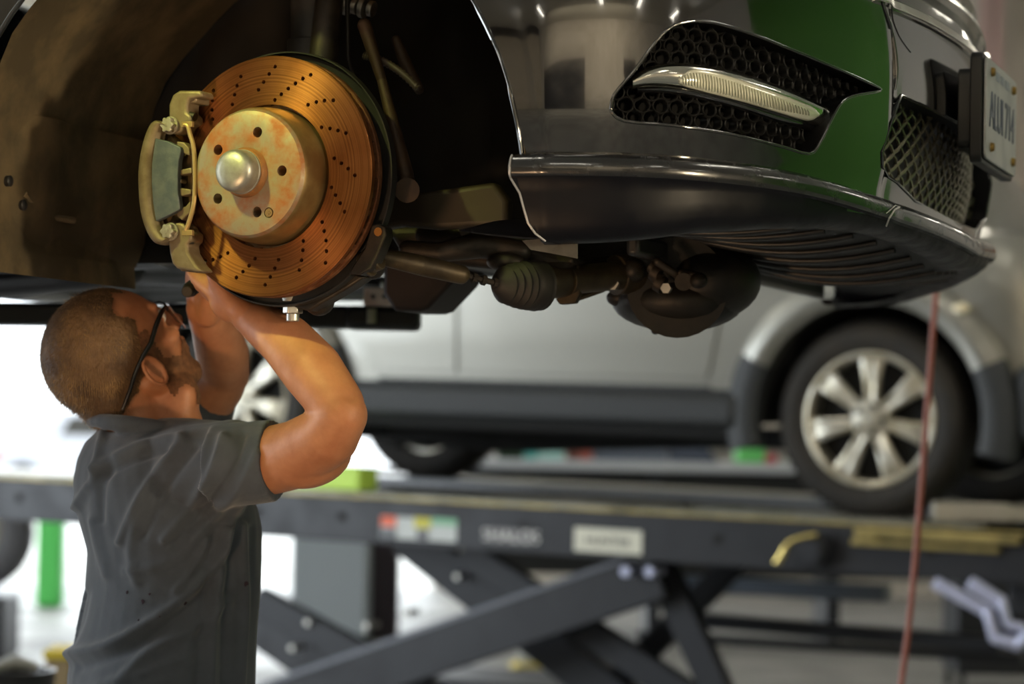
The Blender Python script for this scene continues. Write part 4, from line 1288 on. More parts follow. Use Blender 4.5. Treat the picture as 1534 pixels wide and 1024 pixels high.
# wheels
RIM = pm('alloy_rim', (.62,.60,.53), .30, .85, col2=(.40,.35,.24), scale=7, rvar=.12)
TYRE = pm('tyre', (.012,.010,.008), .7, 0, col2=(.024,.018,.011), scale=5, bump=.2, bscale=40, dist=.002)
def wheel(cx, y0, sgn, par, face=True):
    M_ = Matrix.Translation((cx, y0, RW)) @ Matrix.Rotation(PI/2*sgn, 4, 'X')    # lathe z -> outward (-Y) for sgn 1
    bm = new(); r = .258; ty = RW
    lathe(bm, [(r-.01,.0),(r+.004,.006),(r+.03,.016),(r+.06,.020),(r+.085,.014),(ty-.014,.0),(ty-.003,-.02),(ty,-.05),(ty,-.19),(ty-.005,-.22),(ty-.03,-.24),(r+.02,-.25),(r-.01,-.24)], 72, M_, closed=True)
    t = obj('wheel', bm, TYRE, par, 50)
    bm = new()
    for k in range(60):
        a = 2*PI*k/60
        for j in (0,1): box(bm, M_ @ V(((ty+.003)*math.cos(a+.05*j), (ty+.003)*math.sin(a+.05*j), -.07-.09*j)), (.02,.07,.008), (M_.to_3x3() @ Matrix.Rotation(a+PI/2+.05*j,3,'Z') @ Matrix.Rotation(PI/2,3,'X') @ Matrix.Rotation(PI/2,3,'Y')))
    obj('tread_blocks', bm, TYRE, t)['kind'] = 'stuff'
    bm = new()
    lathe(bm, [(r,.0),(r+.003,.010),(r-.006,.013),(r-.020,.004),(r-.026,-.02),(r-.03,-.16),(r-.02,-.2),(r-.012,-.2)], 64, M_, closed=True)
    rim = obj('rim', bm, RIM, t, 40)
    bm = new()
    for k in range(7):
        a = 2*PI*k/7 + PI/2
        u = V((math.cos(a), math.sin(a), 0)); w = V((-math.sin(a), math.cos(a), 0)); zz = V((0,0,1))
        rings = []
        for q, hw, zt, zb_ in ((.055,.026,.0,-.05),(.10,.026,.002,-.04),(.16,.033,.004,-.03),(.205,.042,.004,-.025),(.236,.052,-.004,-.03)):
            rings.append([M_ @ p for p in (u*q - w*hw + zz*zb_, u*q - w*hw + zz*(zt-.008), u*q - w*hw*.6 + zz*zt, u*q - w*hw*.2 + zz*(zt-.005), u*q + w*hw*.2 + zz*(zt-.005), u*q + w*hw*.6 + zz*zt, u*q + w*hw + zz*(zt-.008), u*q + w*hw + zz*zb_)])
        b2 = new(); loft(b2, rings); me_ = bpy.data.meshes.new('x'); b2.to_mesh(me_); b2.free(); obj('spoke', None, RIM, rim, 50, mesh=me_)
    lathe(bm, [(.075,-.05),(.078,-.008),(.072,.0),(.04,.003),(.034,.012),(.03,.016),(0,.017)], 40, M_)
    obj('wheel_hub', bm, RIM, rim, 40)
    for k in range(5):
        a = 2*PI*k/5; bm = new(); cyl(bm, M_ @ V((.056*math.cos(a),.056*math.sin(a),.0)), M_ @ V((.056*math.cos(a),.056*math.sin(a),.014)), .010, n=6); obj('wheel_nut', bm, DARKMETAL, rim)
    bm = new(); lathe(bm, [(.235,-.075),(.235,-.085),(0,-.085)], 40, M_); obj('brake_shroud', bm, DARKIN, rim)
    return t
wheel(0, 0, 1, suv); wheel(-WB, 0, 1, suv); wheel(0, W, -1, suv); wheel(-WB, W, -1, suv)
# undercarriage
bm = new(); box(bm, (-1.4,.95,.40), (3.6,1.3,.12)); box(bm, (-WB,.95,.28),(.16,1.5,.12)); box(bm, (0,.95,.28),(.16,1.5,.12)); 
chain(bm, [V((-3.4,1.3,.27)),V((-2.2,1.25,.24)),V((-1.2,1.2,.26)),V((-.3,1.1,.28))],[.06,.09,.05,.04]); obj('undercarriage', bm, DARKIN, suv, bevel=.02)

# ---------------- scissor lift
LIFT = pm('lift_paint', (.022,.024,.030), .36, .2, col2=(.017,.018,.023), scale=5, rvar=.15)
LIFTD = pm('lift_dark', (.018,.020,.026), .45, .2)
DECK = pm('runway_deck', (.30,.30,.27), .3, .5, col2=(.12,.12,.08), scale=4, stretch=(1,6,1), rvar=.2)
LINK = pm('pale_link', (.50,.53,.72), .35, .5)
OCHRE = pm('ochre_edge', (.42,.33,.12), .45, .4, col2=(.2,.16,.06), scale=8)
base_l = V((WR.x-.9, WR.y+.6, 0))
ML2 = Matrix.Translation((MS.translation.x, MS.translation.y, MS.translation.z)) @ Matrix.Rotation(-A2, 4, 'Z') @ Matrix.Rotation(pitch, 4, 'Y')
LF = Frame(ML2)
lift = thing('scissor_lift', 'dark grey drive-on scissor lift carrying the silver car', 'lift', ML2)
HB = .185
Z0 = -ML2.translation.z
def ll(x, y, Y=-.22): return LF.px(x, y, 1, Y)
print('beam top', ll(50,724), ll(420,751), ll(1250,778), 'bot', ll(50,774), ll(620,825), ll(1200,858))
# runways: near and far
for nm, y0 in (('runway', -.22), ('runway', 1.50)):
    bm = new(); L0, L1 = -4.6, 1.3
    box(bm, ((L0+L1)/2, y0+.01, -.115), (L1-L0, .02, HB)); box(bm, ((L0+L1)/2, y0+.60, -.115), (L1-L0, .02, HB))
    box(bm, ((L0+L1)/2, y0+.305, -.19), (L1-L0, .58, .012))
    rw = obj(nm, bm, LIFT if y0 < 0 else LIFTD, lift, bevel=.004, label='near runway beam' if y0 < 0 else 'far runway beam')
    bm = new()
    box(bm, ((L0-.85)/2, y0+.305, -.012), (-.85-L0, .61, .024)); box(bm, (1.0, y0+.305, -.012), (.6, .61, .024))
    box(bm, (-.25, y0+.06, -.012), (1.5, .12, .024)); box(bm, (-.25, y0+.55, -.012), (1.5, .12, .024))
    obj('runway_deck', bm, DECK, rw, bevel=.003)
    bm = new(); box(bm, ((L0+L1)/2, y0-.006, -.018), (L1-L0, .012, .010 if y0 < 0 else .035)); obj('edge_strip', bm, OCHRE if y0 < 0 else pm('pale_edge', (.45,.47,.50), .4), rw)
    # turning plate under the front wheel
    bm = new(); box(bm, (-.1, y0+.30, -.03), (1.0, .34, .03)); cyl(bm, (0, y0+.30, -.015), (0, y0+.30, 0), .18, n=40); obj('turn_plate', bm, STEEL, rw, bevel=.004)
    for i in range(14 if y0 < 0 else 0):
        x = -4.3 + .42*i
        bm = new(); box(bm, (x, y0-.001, -.105), (.035,.004,.035)); obj('beam_hole', bm, DARKIN, rw)
bm = new(); A_ = ll(1278,795); B_ = ll(1500,812); 
box(bm, ((A_.x+B_.x)/2, -.235, -.085), (B_.x-A_.x, .03, .022)); box(bm, ((A_.x+B_.x)/2+.05, -.25, -.045), (.62, .06, .03)); box(bm, (A_.x+.06,-.235,-.065),(.08,.03,.05))
obj('sliding_bracket', bm, OCHRE, lift, bevel=.005)
# labels on the near beam
def sticker(x0, y0, x1, y1, col, name, parent=lift, th=.002, label=None, o=0):
    a = ll(x0, y0, -.2215-o); c = ll(x1, y1, -.2215-o); b = ll(x1, y0, -.2215-o)
    bm = new(); prism(bm, [V((a.x,-.2215-o,a.z)), V((c.x,-.2215-o,a.z-.0*1)), V((c.x,-.2215-o,c.z)), V((a.x,-.2215-o,c.z))], (0,-th,0))
    return obj(name, bm, pm('sticker_%d_%d_%d' % tuple(int(q*99) for q in col), col, .4), parent, label=label)
s1 = sticker(571,772,684,812,(.62,.66,.66),'warning_sticker', label='white warning sticker with coloured headers')
sticker(571,772,593,789,(.85,.16,.07),'red_header', s1, o=.003); sticker(621,774,645,792,(.62,.58,.06),'yellow_header', s1, o=.003); sticker(647,775,684,788,(.25,.55,.35),'green_header', s1, o=.003)
sticker(571,790,593,806,(.15,.16,.18),'dark_panel', s1, o=.003); sticker(625,793,641,808,(.12,.12,.14),'dark_panel', s1, o=.003)
s2 = sticker(732,789,799,817,(.12,.12,.13),'lift_lettering', label='white lettering on the beam')
text('SHALOS', .072, Matrix.Translation((ll(766,803).x,-.225,ll(766,803).z)) @ Matrix.Rotation(PI/2,4,'X'), pm('letter_white', (.75,.75,.75), .4), s2, 'letters')
s3 = sticker(861,789,961,831,(.72,.72,.62),'maker_plate', label='cream rectangular plate with dark lettering')
text('HUNTER', .05, Matrix.Translation((ll(911,811).x,-.2245,ll(911,811).z)) @ Matrix.Rotation(PI/2,4,'X'), pm('letter_dark', (.08,.08,.07), .5), s3, 'letters')
# knob and brass handle
bm = new(); k0 = ll(1222,824,-.22); cyl(bm, k0+V((0,.02,0)), k0-V((0,.07,0)), .065, n=36); cyl(bm, k0-V((0,.07,0)), k0-V((0,.085,0)), .05, n=36); obj('roller', bm, LIFTD, lift, bevel=.006)
bm = new(); tube(bm, spline([ll(1225,800,-.30), ll(1195,806,-.30), ll(1180,815,-.30), ll(1172,830,-.30), ll(1163,843,-.30)],4), [.010]*9+[.015]*8, 12); obj('brass_handle', bm, pm('brass', (.75,.6,.22), .25, 1.), lift, 60, 'curved brass handle')
# scissor arms, as boxes between photo points on a plane
def arm(p0, p1, Y, w, th, mat=LIFT, name='scissor_arm', label=None):
    a = ll(p0[0], p0[1], Y); b = ll(p1[0], p1[1], Y); d = (b-a).normalized(); n = V((-d.z,0,d.x))
    if n.z < 0: n = -n
    bm = new(); prism(bm, [a-n*w/2, b-n*w/2, b+n*w/2, a+n*w/2], (0, th, 0))
    o = obj(name, bm, mat, lift, bevel=.006, label=label)
    return o, a, b, n
def ext(p0, p1, t0, t1): return (p0[0]+(p1[0]-p0[0])*t0, p0[1]+(p1[1]-p0[1])*t0), (p0[0]+(p1[0]-p0[0])*t1, p0[1]+(p1[1]-p0[1])*t1)
A1, B1 = (560,1012), (960,866)
o1, a, b, n = arm((300,1092), (985,858), -.12, .205, .09, LIFT, label='large grey front scissor arm')
bm = new(); prism(bm, [a+n*.085, b+n*.085, b+n*.103, a+n*.103], (0,-.006,0)); obj('arm_edge', bm, pm('arm_edge_light', (.16,.17,.20), .3, .3), o1)
arm((380,900), (800,1130), -.02, .13, .07, LIFTD)
arm((250,848), (640,1120), .05, .16, .08, LIFT)
arm((690,826), (1130,1110), .12, .12, .07, LIFTD)
arm((600,800), (960,1080), .28, .17, .08, LIFTD)
arm((985,850), (1200,1320), -.02, .12, .08, LIFTD)
arm((760,1180),(1120,820), .34, .10, .07, LIFTD)
arm((950,848), (840,930), -.08, .06, .05, LIFTD)
for x, y in ((936,856),(972,856)): bm = new(); p = ll(x,y,-.20); cyl(bm, p, p+V((0,.12,0)), .022, n=20); obj('pivot_pin', bm, LINK, lift, bevel=.003)
for x, y, Y in ((565,935,.02),(625,915,.1),(455,968,.0),(478,930,.05),(700,862,.3)): bm = new(); p = ll(x,y,Y); cyl(bm, p, p-V((0,.10,0)), .014, n=20); obj('pivot_bolt', bm, STEEL, lift, bevel=.003)
# cross rails and base
for (xa, ya, xb, yb, Y, r) in ((1010,872,1330,888,.9,.035),(1010,925,1500,965,.8,.03),(960,950,1534,985,1.6,.02)):
    bm = new(); a_, b_ = ll(xa,ya,Y), ll(xb,yb,Y); box(bm, (a_+b_)/2, ((b_-a_).length, .10, r*2), Matrix.Rotation(-math.atan2((b_-a_).z, (b_-a_).x), 3, 'Y')); obj('cross_rail', bm, pm('rail_blue_grey', (.16,.19,.24), .35, .3) if ya == 872 else LIFTD, lift, bevel=.006)
bm = new(); box(bm, (-1.9, .08, Z0+.06), (3.2, .6, .12)); box(bm, (-1.9, 1.8, Z0+.06), (3.2, .6, .12))
obj('lift_base', bm, LIFTD, lift, bevel=.01)
bm = new(); a_ = ll(1495,905,.1); box(bm, (1.05,.08,-.26),(.9,.5,.12)); obj('end_carriage', bm, LIFTD, lift, bevel=.01)
# ramp hinge links at the far right
for (xa,ya,xb,yb,w) in ((1398,872,1480,918,.045),(1450,872,1502,905,.05)):
    o_, *_r = arm((xa,ya),(xb,yb), -.40, w, .03, LINK, 'ramp_link')
bm = new(); chain(bm, [ll(1480,918,-.4), ll(1490,955,-.4), ll(1525,965,-.4), ll(1560,940,-.4)], [.02,.022,.026,.03]); chain(bm,[ll(1502,905,-.4), ll(1510,935,-.4), ll(1530,940,-.4)],[.02,.016,.02]); obj('ramp_hinge', bm, LINK, lift)
# ================================================================ ROOM
CONC = pm('concrete_floor', (.36,.36,.35), .45, 0, col2=(.22,.22,.215), scale=1.3, bump=.1, bscale=20, rvar=.2)
bm = new(); box(bm, (0, 5.5, -.1), (20, 29, .2)); struct('floor', bm, CONC)
bm = new(); box(bm, (0, 5.5, 5.3), (20, 29, .2)); struct('ceiling', bm, pm('ceiling_paint', (.6,.58,.52), .8))
WALLP = pm('wall_paint', (.62,.57,.50), .7, 0, col2=(.52,.47,.40), scale=1.5)
def wallmat():
    m = pm('right_wall', (.62,.57,.50), .6).copy(); nt = m.node_tree; N = nt.nodes; L = nt.links; b = N['Principled BSDF']
    tc = N.new('ShaderNodeTexCoord'); sp_ = N.new('ShaderNodeSeparateXYZ'); L.new(tc.outputs['Object'], sp_.inputs[0])
    lt = N.new('ShaderNodeMath'); lt.operation = 'LESS_THAN'; lt.inputs[1].default_value = GREEN_Y[1]; L.new(sp_.outputs[1], lt.inputs[0])
    gt = N.new('ShaderNodeMath'); gt.operation = 'GREATER_THAN'; gt.inputs[1].default_value = GREEN_Y[0]; L.new(sp_.outputs[1], gt.inputs[0])
    m1 = N.new('ShaderNodeMath'); m1.operation = 'MULTIPLY'; L.new(lt.outputs[0], m1.inputs[0]); L.new(gt.outputs[0], m1.inputs[1])
    mx = N.new('ShaderNodeMix'); mx.data_type = 'RGBA'; mx.inputs[6].default_value = (.62,.57,.50,1); mx.inputs[7].default_value = (.08,.26,.018,1)
    L.new(m1.outputs[0], mx.inputs[0]); L.new(mx.outputs[2], b.inputs['Base Color'])
    return m
GREEN_Y = (1.0, 9.5)
bm = new(); box(bm, (9.1, 5.5, 2.6), (.2, 29, 5.2)); struct('wall_right', bm, wallmat())
# far wall with the big vehicle opening on the left
XO0, XO1, ZO = -8.2, -.62, 4.4
bm = new(); box(bm, ((XO1+9)/2, 20.1, 2.6), (9-XO1, .2, 5.2)); box(bm, ((XO0-10)/2, 20.1, 2.6), (10+XO0, .2, 5.2)); box(bm, ((XO0+XO1)/2, 20.1, (ZO+5.2)/2), (XO1-XO0, .2, 5.2-ZO))
struct('wall_back', bm, WALLP)
# left wall with openings
bm = new()
for y0, y1 in ((-9,3.6),(9.5,11.5),(18.0,20)): box(bm, (-9.1, (y0+y1)/2, 2.6), (.2, y1-y0, 5.2))
box(bm, (-9.1, 5.5, 4.85), (.2, 29, .7))
struct('wall_left', bm, WALLP)
# wall behind the camera, two unseen dark doors added for their reflection
bm = new(); box(bm, (0, -9.1, 2.6), (18.2, .2, 5.2)); struct('wall_front', bm, WALLP)
for k, (x0, x1) in enumerate(((-7.2,-3.2),(1.6,3.2))):
    bm = new(); box(bm, ((x0+x1)/2, -8.97, 1.6), (x1-x0, .06, 3.2)); struct('door_%d' % (k+1), bm, pm('door_dark', (.02,.018,.02), .5), bevel=.01)
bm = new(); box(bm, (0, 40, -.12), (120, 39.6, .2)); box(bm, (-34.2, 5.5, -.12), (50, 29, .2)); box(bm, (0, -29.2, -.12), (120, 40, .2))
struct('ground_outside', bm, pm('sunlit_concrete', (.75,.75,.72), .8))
# ceiling lamps
LAMP = pm('lamp_tube', (1,1,1), .5, emit=(1,.93,.78), estr=22)
li = 0
lampspots = [(x, y) for x in (-5.5,-1.2,2.6,6.4) for y in (-5,-1.2,3.6,8.2,13,17)]
first = None
for x, y in lampspots:
    Mt = Matrix.Translation((x, y, 5.0))
    if first is None:
        first = thing('ceiling_lamp', 'long fluorescent ceiling lamp', 'lamp', Mt, 'fluorescent ceiling lamps')
        bm = new(); box(bm, (0,0,.08), (.35,1.6,.10)); box(bm, (.17,0,.0),(.02,1.6,.10)); box(bm, (-.17,0,.0),(.02,1.6,.10)); obj('housing', bm, pm('lamp_housing_white', (.7,.7,.7), .5), first)
        for sx in (-.08,.08): bm = new(); cyl(bm, (sx,-.75,.0),(sx,.75,.0), .019, n=12); obj('tube', bm, LAMP, first)
    else: dup(first, Mt)
# things beyond: cabinet column left of the beam arms
def gbox(name, label, cat, pts, y, depth, mat, bev=.02, z0=None, group=None):
    """closed box standing at distance y with photo outline x0,y0,x1,y1; reaches to floor unless z0"""
    x0, y0, x1, y1 = pts; a = P(x0, y0, y); b = P(x1, y1, y)
    zb_ = 0 if z0 is None else b.z
    c = V(((a.x+b.x)/2, (a.y+b.y)/2 + depth/2, (a.z+zb_)/2)); bas = V((c.x, c.y, zb_))
    bm = new(); box(bm, c-bas, (b.x-a.x, depth, a.z-zb_))
    o = obj(name, bm, mat, None, bevel=bev); o.location = bas
    return tag(o, label, cat, group)
gbox('tool_cabinet', 'pale blue-grey cabinet seen below the lift beam', 'cabinet', (437,800,548,1010), 15.0, .7, pm('cabinet_grey', (.34,.38,.41), .5))
gbox('steel_column', 'dark purple-brown column beside the pale cabinet', 'column', (548,700,594,1010), 15.4, .25, pm('column_dark', (.04,.03,.04), .6))
gb = gbox('bollard', 'bright green bollard standing outside the open doorway', 'bollard', (55,740,92,905), 17.4, .18, pm('green_bollard', (.10,.62,.12), .5), bev=.03)
# white van / cars outside
ycar = 36
MO = Matrix.Translation(P(95, 640, ycar).xy.to_3d())
oc = thing('car', 'blurred blue-grey car standing outside the doorway', 'car', MO)
bm = new()
prism(bm, [V((x,0,z)) for x, z in [(-1.1,.30),(-1.15,.75),(-.8,.95),(-.4,1.02),(-.15,1.38),(.9,1.40),(1.4,1.0),(2.2,.95),(2.25,.35)]], (0,1.6,0)); obj('body', bm, pm('outside_car_paint', (.45,.47,.52), .3, .2, coat=1), oc, bevel=.08, bseg=3)
for x in (-.6,1.6): bm = new(); cyl(bm, (x,-.02,.31),(x,.2,.31),.31,n=32); obj('wheel', bm, RUBBER, oc, bevel=.03)
bm = new(); ell(bm, (-1.0,-.02,.7), (.12,.03,.06)); obj('tail_lamp', bm, pm('tail_red', (.7,.10,.05), .3), oc)
bm = new(); prism(bm, [V((x,-.01,z)) for x, z in [(-.05,1.02),(.10,1.30),(.82,1.32),(1.2,1.02)]], (0,.02,0)); obj('window', bm, GLASSD, oc)
# tyre leaning at the lower left, dark curved thing at corner
M_ = Matrix.Translation(V((P(-12,822,14).x, 14, 0)))
tw = thing('spare_wheel', 'grey spare wheel standing at the left edge behind the man', 'wheel', M_)
bm = new(); lathe(bm, [(.20,-.1),(.24,-.11),(.33,-.10),(.36,-.06),(.36,.06),(.33,.10),(.24,.11),(.20,.1)], 48, Matrix.Translation((-.12,0,.72)) @ Matrix.Rotation(PI/2,4,'X'), closed=True); obj('tyre', bm, pm('tyre_grey', (.10,.10,.11), .6), tw, 50)
bm = new(); lathe(bm, [(.205,-.09),(.205,.0),(.15,.02),(0,.02)], 40, Matrix.Translation((-.12,0,.72)) @ Matrix.Rotation(PI/2,4,'X')); obj('rim', bm, STEEL, tw, 40)
bm = new(); box(bm, (-.12,0,.18), (.5,.5,.36)); obj('stand', bm, LIFTD, tw, bevel=.02)
a_ = P(20, 1010, 6.5); 
wb = thing('waste_bin', 'dark round drum at the bottom left corner', 'bin', Matrix.Translation((a_.x, a_.y, 0)))
bm = new(); zt_ = P(20,1002,6.5).z; lathe(bm, [(.10,0),(.105,.3),(.11,zt_-.02),(.115,zt_),(.10,zt_),(.10,zt_-.03),(0,zt_-.04)], 40); obj('drum', bm, pm('drum_dark', (.02,.022,.026), .35), wb, 40)
bm = new(); chain(bm, [V((-.06,-.02,zt_)), V((0,0,zt_+.02)), V((.05,.02,zt_+.005))], [.012,.02,.014]); obj('crumpled_rag', bm, pm('rag_white', (.6,.62,.62), .8), wb)
yb = gbox('yellow_barrier', 'yellow topped post behind the waist of the man', 'post', (66,984,102,1200), 8.5, .2, pm('tan_post', (.33,.25,.14), .6), bev=.01)
bm = new(); s_ = P(66,984,8.5); box(bm, (0,-.0,s_.z+.01), (.10,.22,.03)); obj('yellow_cap', bm, pm('yellow', (.75,.58,.05), .5), yb)
yl = P(815,1010,13.8)
ys = thing('wheel_ramp', 'yellow wheel ramp on the floor beyond the scissor arms', 'ramp', Matrix.Translation((yl.x, yl.y, 0)))
bm = new(); zt_ = P(815,995,13.8).z; prism(bm, [V((-.2,0,0)),V((.2,0,0)),V((.14,0,zt_-.05)),V((.02,0,zt_)),V((-.14,0,zt_))], (0,.3,0)); obj('block', bm, pm('yellow', (.75,.58,.05), .5), ys, bevel=.01)
bm = new(); box(bm, (-.06,.1,zt_+.06), (.18,.12,.12)); obj('white_box', bm, pm('rag_white', (.6,.62,.62), .8), ys, bevel=.01)

# long bench behind the silver car with goods on it
yb_ = 15.5
tp = P(900, 690, yb_).z
bx0, bx1 = P(690,700,yb_).x, P(1534,700,yb_).x + 1.2
wbn = thing('workbench', 'long bench along the back wall under the silver car', 'bench', Matrix.Translation(((bx0+bx1)/2, yb_+.4, 0)))
bm = new(); box(bm, (0,0,tp-.03), (bx1-bx0,.8,.06)); obj('bench_top', bm, pm('bench_pale', (.50,.52,.55), .4), wbn, bevel=.01)
bm = new(); box(bm, (0,.02,tp-.40), (bx1-bx0-.04,.72,.66)); obj('bench_drawers', bm, DARKIN, wbn, bevel=.01)
for k in range(5):
    bm = new(); box(bm, (-(bx1-bx0)/2+.1+k*(bx1-bx0-.2)/4, 0, (tp-.06)/2), (.08,.7,tp-.06)); obj('leg', bm, LIFTD, wbn)
def item(name, label, cat, x0, x1, yt, col, group=None, rough=.5, y=yb_+.05, d=.25, slant=0):
    a = P(x0, yt, y); b = P(x1, yt, y); w = b.x-a.x; h = a.z-tp
    bm = new(); prism(bm, [V((-w/2,0,0)), V((w/2+slant,0,0)), V((w/2,0,h)), V((-w/2,0,h*(1-.12))) ], (0,d,0))
    o = obj(name, bm, pm('it_'+name+str(x0), col, rough), bevel=.012); o.location = ((a.x+b.x)/2, y, tp); return tag(o, label, cat, group)
item('dark_box','dark green-black box on the bench beneath the silver car','box', 745,785,664,(.01,.04,.012))
item('teal_carton','teal carton, left of two pale ones on the bench','carton', 786,806,656,(.10,.50,.45))
item('pale_carton','mint and white carton on the bench beside the teal one','carton', 808,846,655,(.42,.72,.66))
item('brown_can','rust-brown can on the bench next to the mint carton','can', 850,868,664,(.16,.05,.035))
item('red_can','dull red can on the bench beside the brown can','can', 869,888,658,(.38,.10,.07))
item('machine_cover','blue-grey machine cover on the bench, flat-topped','cover', 890,1000,652,(.11,.13,.17))
item('sloped_cover','dark blue sloped cover beside the flat-topped one','cover', 1004,1050,654,(.06,.075,.11), slant=.12)
item('green_case','bright green case on the bench near the front tyre','case', 1104,1146,666,(.15,.60,.16))
item('red_tin','small crimson tin beside the bright green case','tin', 1148,1164,680,(.50,.07,.08))
item('white_tin','pale mint tin just left of the front tyre','tin', 1166,1180,688,(.50,.58,.50))
# shelf boxes on the wall behind
for k, (x0, x1, y0, y1, col, lab) in enumerate(((838,898,632,652,(.48,.42,.36),'cream wall board'),(795,835,636,656,(.34,.20,.07),'ochre parcel'),(905,925,640,660,(.35,.12,.07),'brick red tin'),(1040,1090,640,662,(.36,.27,.12),'tan parcel'),(1100,1150,640,655,(.20,.17,.12),'brown tray'))):
    a = P(x0,y0,19.2); b = P(x1,y1,19.2); bm = new(); box(bm, (0,0,0), (b.x-a.x,.3,a.z-b.z)); o = obj('shelf_box', bm, pm('shelf%d' % k, col, .6), bevel=.01); o.location = (a+b)/2 + V((0,.3,0)); tag(o, lab + ' on the back wall shelf seen under the silver car', 'box')
sh_z = P(900,658,19.2).z
bm = new(); box(bm, (2.2,19.65,sh_z-.03), (5.6,.7,.05)); struct('trim_1', bm, pm('shelf_board', (.2,.18,.15), .6))

# red-brown panelling low on wall right + pink column behind the plate
a = P(1490,248,18); b = P(1560,310,18)
bm = new(); box(bm, (6.4, 19.7, (a.z+b.z)/2), (5.2,.5,a.z-b.z)); o = obj('brick_red_beam', bm, pm('brick_red', (.30,.10,.045), .7), bevel=.01); tag(o, 'rust red beam on the back wall right of the number plate', 'beam')
for x in (1502,1521):
    a = P(x,-60,19); b = P(x+6,248,19)
    bm = new(); box(bm, (0,0,0),(b.x-a.x,.12,a.z-b.z)); o = obj('wall_pipe', bm, pm('pipe_pink', (.55,.36,.33), .5)); o.location = (a+b)/2+V((0,.8,0)); tag(o, 'left pale pink pipe on the back wall, above the rust red beam' if x == 1502 else 'right pale pink pipe on the back wall, above the rust red beam', 'pipe')

# far platform surface, lime strip and tool clutter on the lift
a = ll(438,757,-.06); b = ll(562,757,-.06)
bm = new(); box(bm, (0,0,0), (abs(b.x-a.x), .16, .10)); lime = obj('lime_board', bm, pm('lime', (.60,.90,.12), .45), bevel=.008)
c_ = LF.M @ V(((a.x+b.x)/2, -.12, .052)); lime.matrix_world = Matrix.Translation(c_) @ Matrix.Rotation(-A2,4,'Z') @ Matrix.Rotation(pitch,4,'Y'); tag(lime, 'lime green plastic board lying on the near runway', 'board')
# clutter at right end: tray with tools
def onlift(name, label, cat, p, s, mat, rz=0, bev=.005, z=.0, grp=None):
    bm = new(); box(bm, (0,0,s[2]/2), s); o = obj(name, bm, mat, bevel=bev)
    o.matrix_world = LF.M @ Matrix.Translation((p.x, p.y, z)) @ Matrix.Rotation(rz,4,'Z'); return tag(o, label, cat, grp)
onlift('silver_case','flat silver case on the runway ahead of the front tyre','case', ll(1452,765,.12), (.30,.10,.07), STEEL, .5)
onlift('aluminium_tray','narrow aluminium tray beside the silver case','tray', ll(1540,768,.30), (.26,.08,.06), STEEL, .5)
bt = P(1500,728,13.2)
cart = thing('tool_cart', 'tan topped cart with tools at the right edge beyond the runway', 'cart', Matrix.Translation((bt.x+.1, bt.y, 0)))
bm = new(); box(bm, (0,0,bt.z-.02), (.75,.5,.04)); obj('cart_top', bm, pm('tan_top', (.45,.34,.20), .5), cart, bevel=.005)
bm = new(); box(bm, (0,0,bt.z-.14), (.7,.46,.10)); obj('drawer', bm, pm('dark_red', (.16,.02,.025), .35), cart, bevel=.01)
bm = new(); box(bm, (0,0,(bt.z-.19)/2+.05), (.74,.48,bt.z-.29)); obj('cart_body', bm, LIFTD, cart, bevel=.01)
for sx in (-.34,.34):
    for sy in (-.2,.2): bm = new(); box(bm, (sx,sy,(bt.z-.05)/2), (.03,.03,bt.z-.05)); obj('leg', bm, LIFTD, cart)
for k, (x, y, s, col, lab) in enumerate(((1492,712,(.10,.10,.07),(.72,.66,.68),'pinkish white bottle lying on the tool cart'),(1507,716,(.05,.08,.09),(.55,.06,.12),'small red bottle on the tool cart'),(1525,700,(.10,.1,.14),(.22,.18,.2),'grey spray can at the right edge of the tool cart'))):
    p = P(x, y, 13.2); bm = new(); lathe(bm, [(s[0]/2,0),(s[0]/2,s[2]*.7),(s[0]/4,s[2]*.85),(s[0]/4,s[2]),(0,s[2])], 20); o = obj('bottle', bm, pm('bt%d' % k, col, .35), None, 40); o.location = (p.x, p.y, bt.z); tag(o, lab, 'bottle')

# hanging red hose
hp_ = [P(1412,300,5.9), P(1403,425,5.9), P(1390,600,5.9), P(1376,780,5.9), P(1362,930,5.9), P(1350,1024,5.9)]
d_ = (hp_[0]-hp_[1]).normalized(); top = hp_[0] + d_*((5.18-hp_[0].z)/d_.z); dn = (hp_[-1]-hp_[-2]).normalized(); bot = hp_[-1] + dn*((.03-hp_[-1].z)/dn.z)
bm = new(); tube(bm, spline([top]+hp_+[bot, bot+V((.12,.1,-.02)), bot+V((.3,.1,-.02))], 6), .0075, 10)
o = obj('air_hose', bm, pm('hose_red', (.36,.10,.065), .45)); tag(o, 'thin red-brown hose hanging in front of the silver car wheel', 'hose')

# ---------------- two-post lift holding the black car
TP = pm('post_lift_black', (.010,.011,.011), .4, .1)
yl_ = 4.6
colx = P(-700,500,yl_).x
tl = thing('post_lift', 'black swing arm of the two-post lift under the raised car', 'lift', Matrix.Translation((colx, yl_, 0)))
a = P(630,460,yl_); b = P(0,492,yl_)
T0 = V((colx, yl_, 0))
def seg(pa, pb, w, h, name, mat, bev=.008):
    pa = pa - T0; pb = pb - T0; d = pb-pa
    bm = new(); box(bm, (0,0,0), (d.length, w, h)); o = obj(name, bm, mat, tl, bevel=bev, bseg=3)
    o.matrix_local = Matrix.Translation((pa+pb)/2) @ Matrix(( d.normalized(), V((-d.y,d.x,0)).normalized(), d.normalized().cross(V((-d.y,d.x,0)).normalized()))).transposed().to_4x4(); return o
sa = seg(V((colx,yl_,P(0,476,yl_).z)), P(560,476,yl_), .10, .042, 'swing_arm', TP)
bm = new(); box(bm, P(575,477,yl_)-T0, (.14,.12,.044)); obj('arm_end', bm, TP, tl, bevel=.012, bseg=3, label='black rounded end block of the arm')
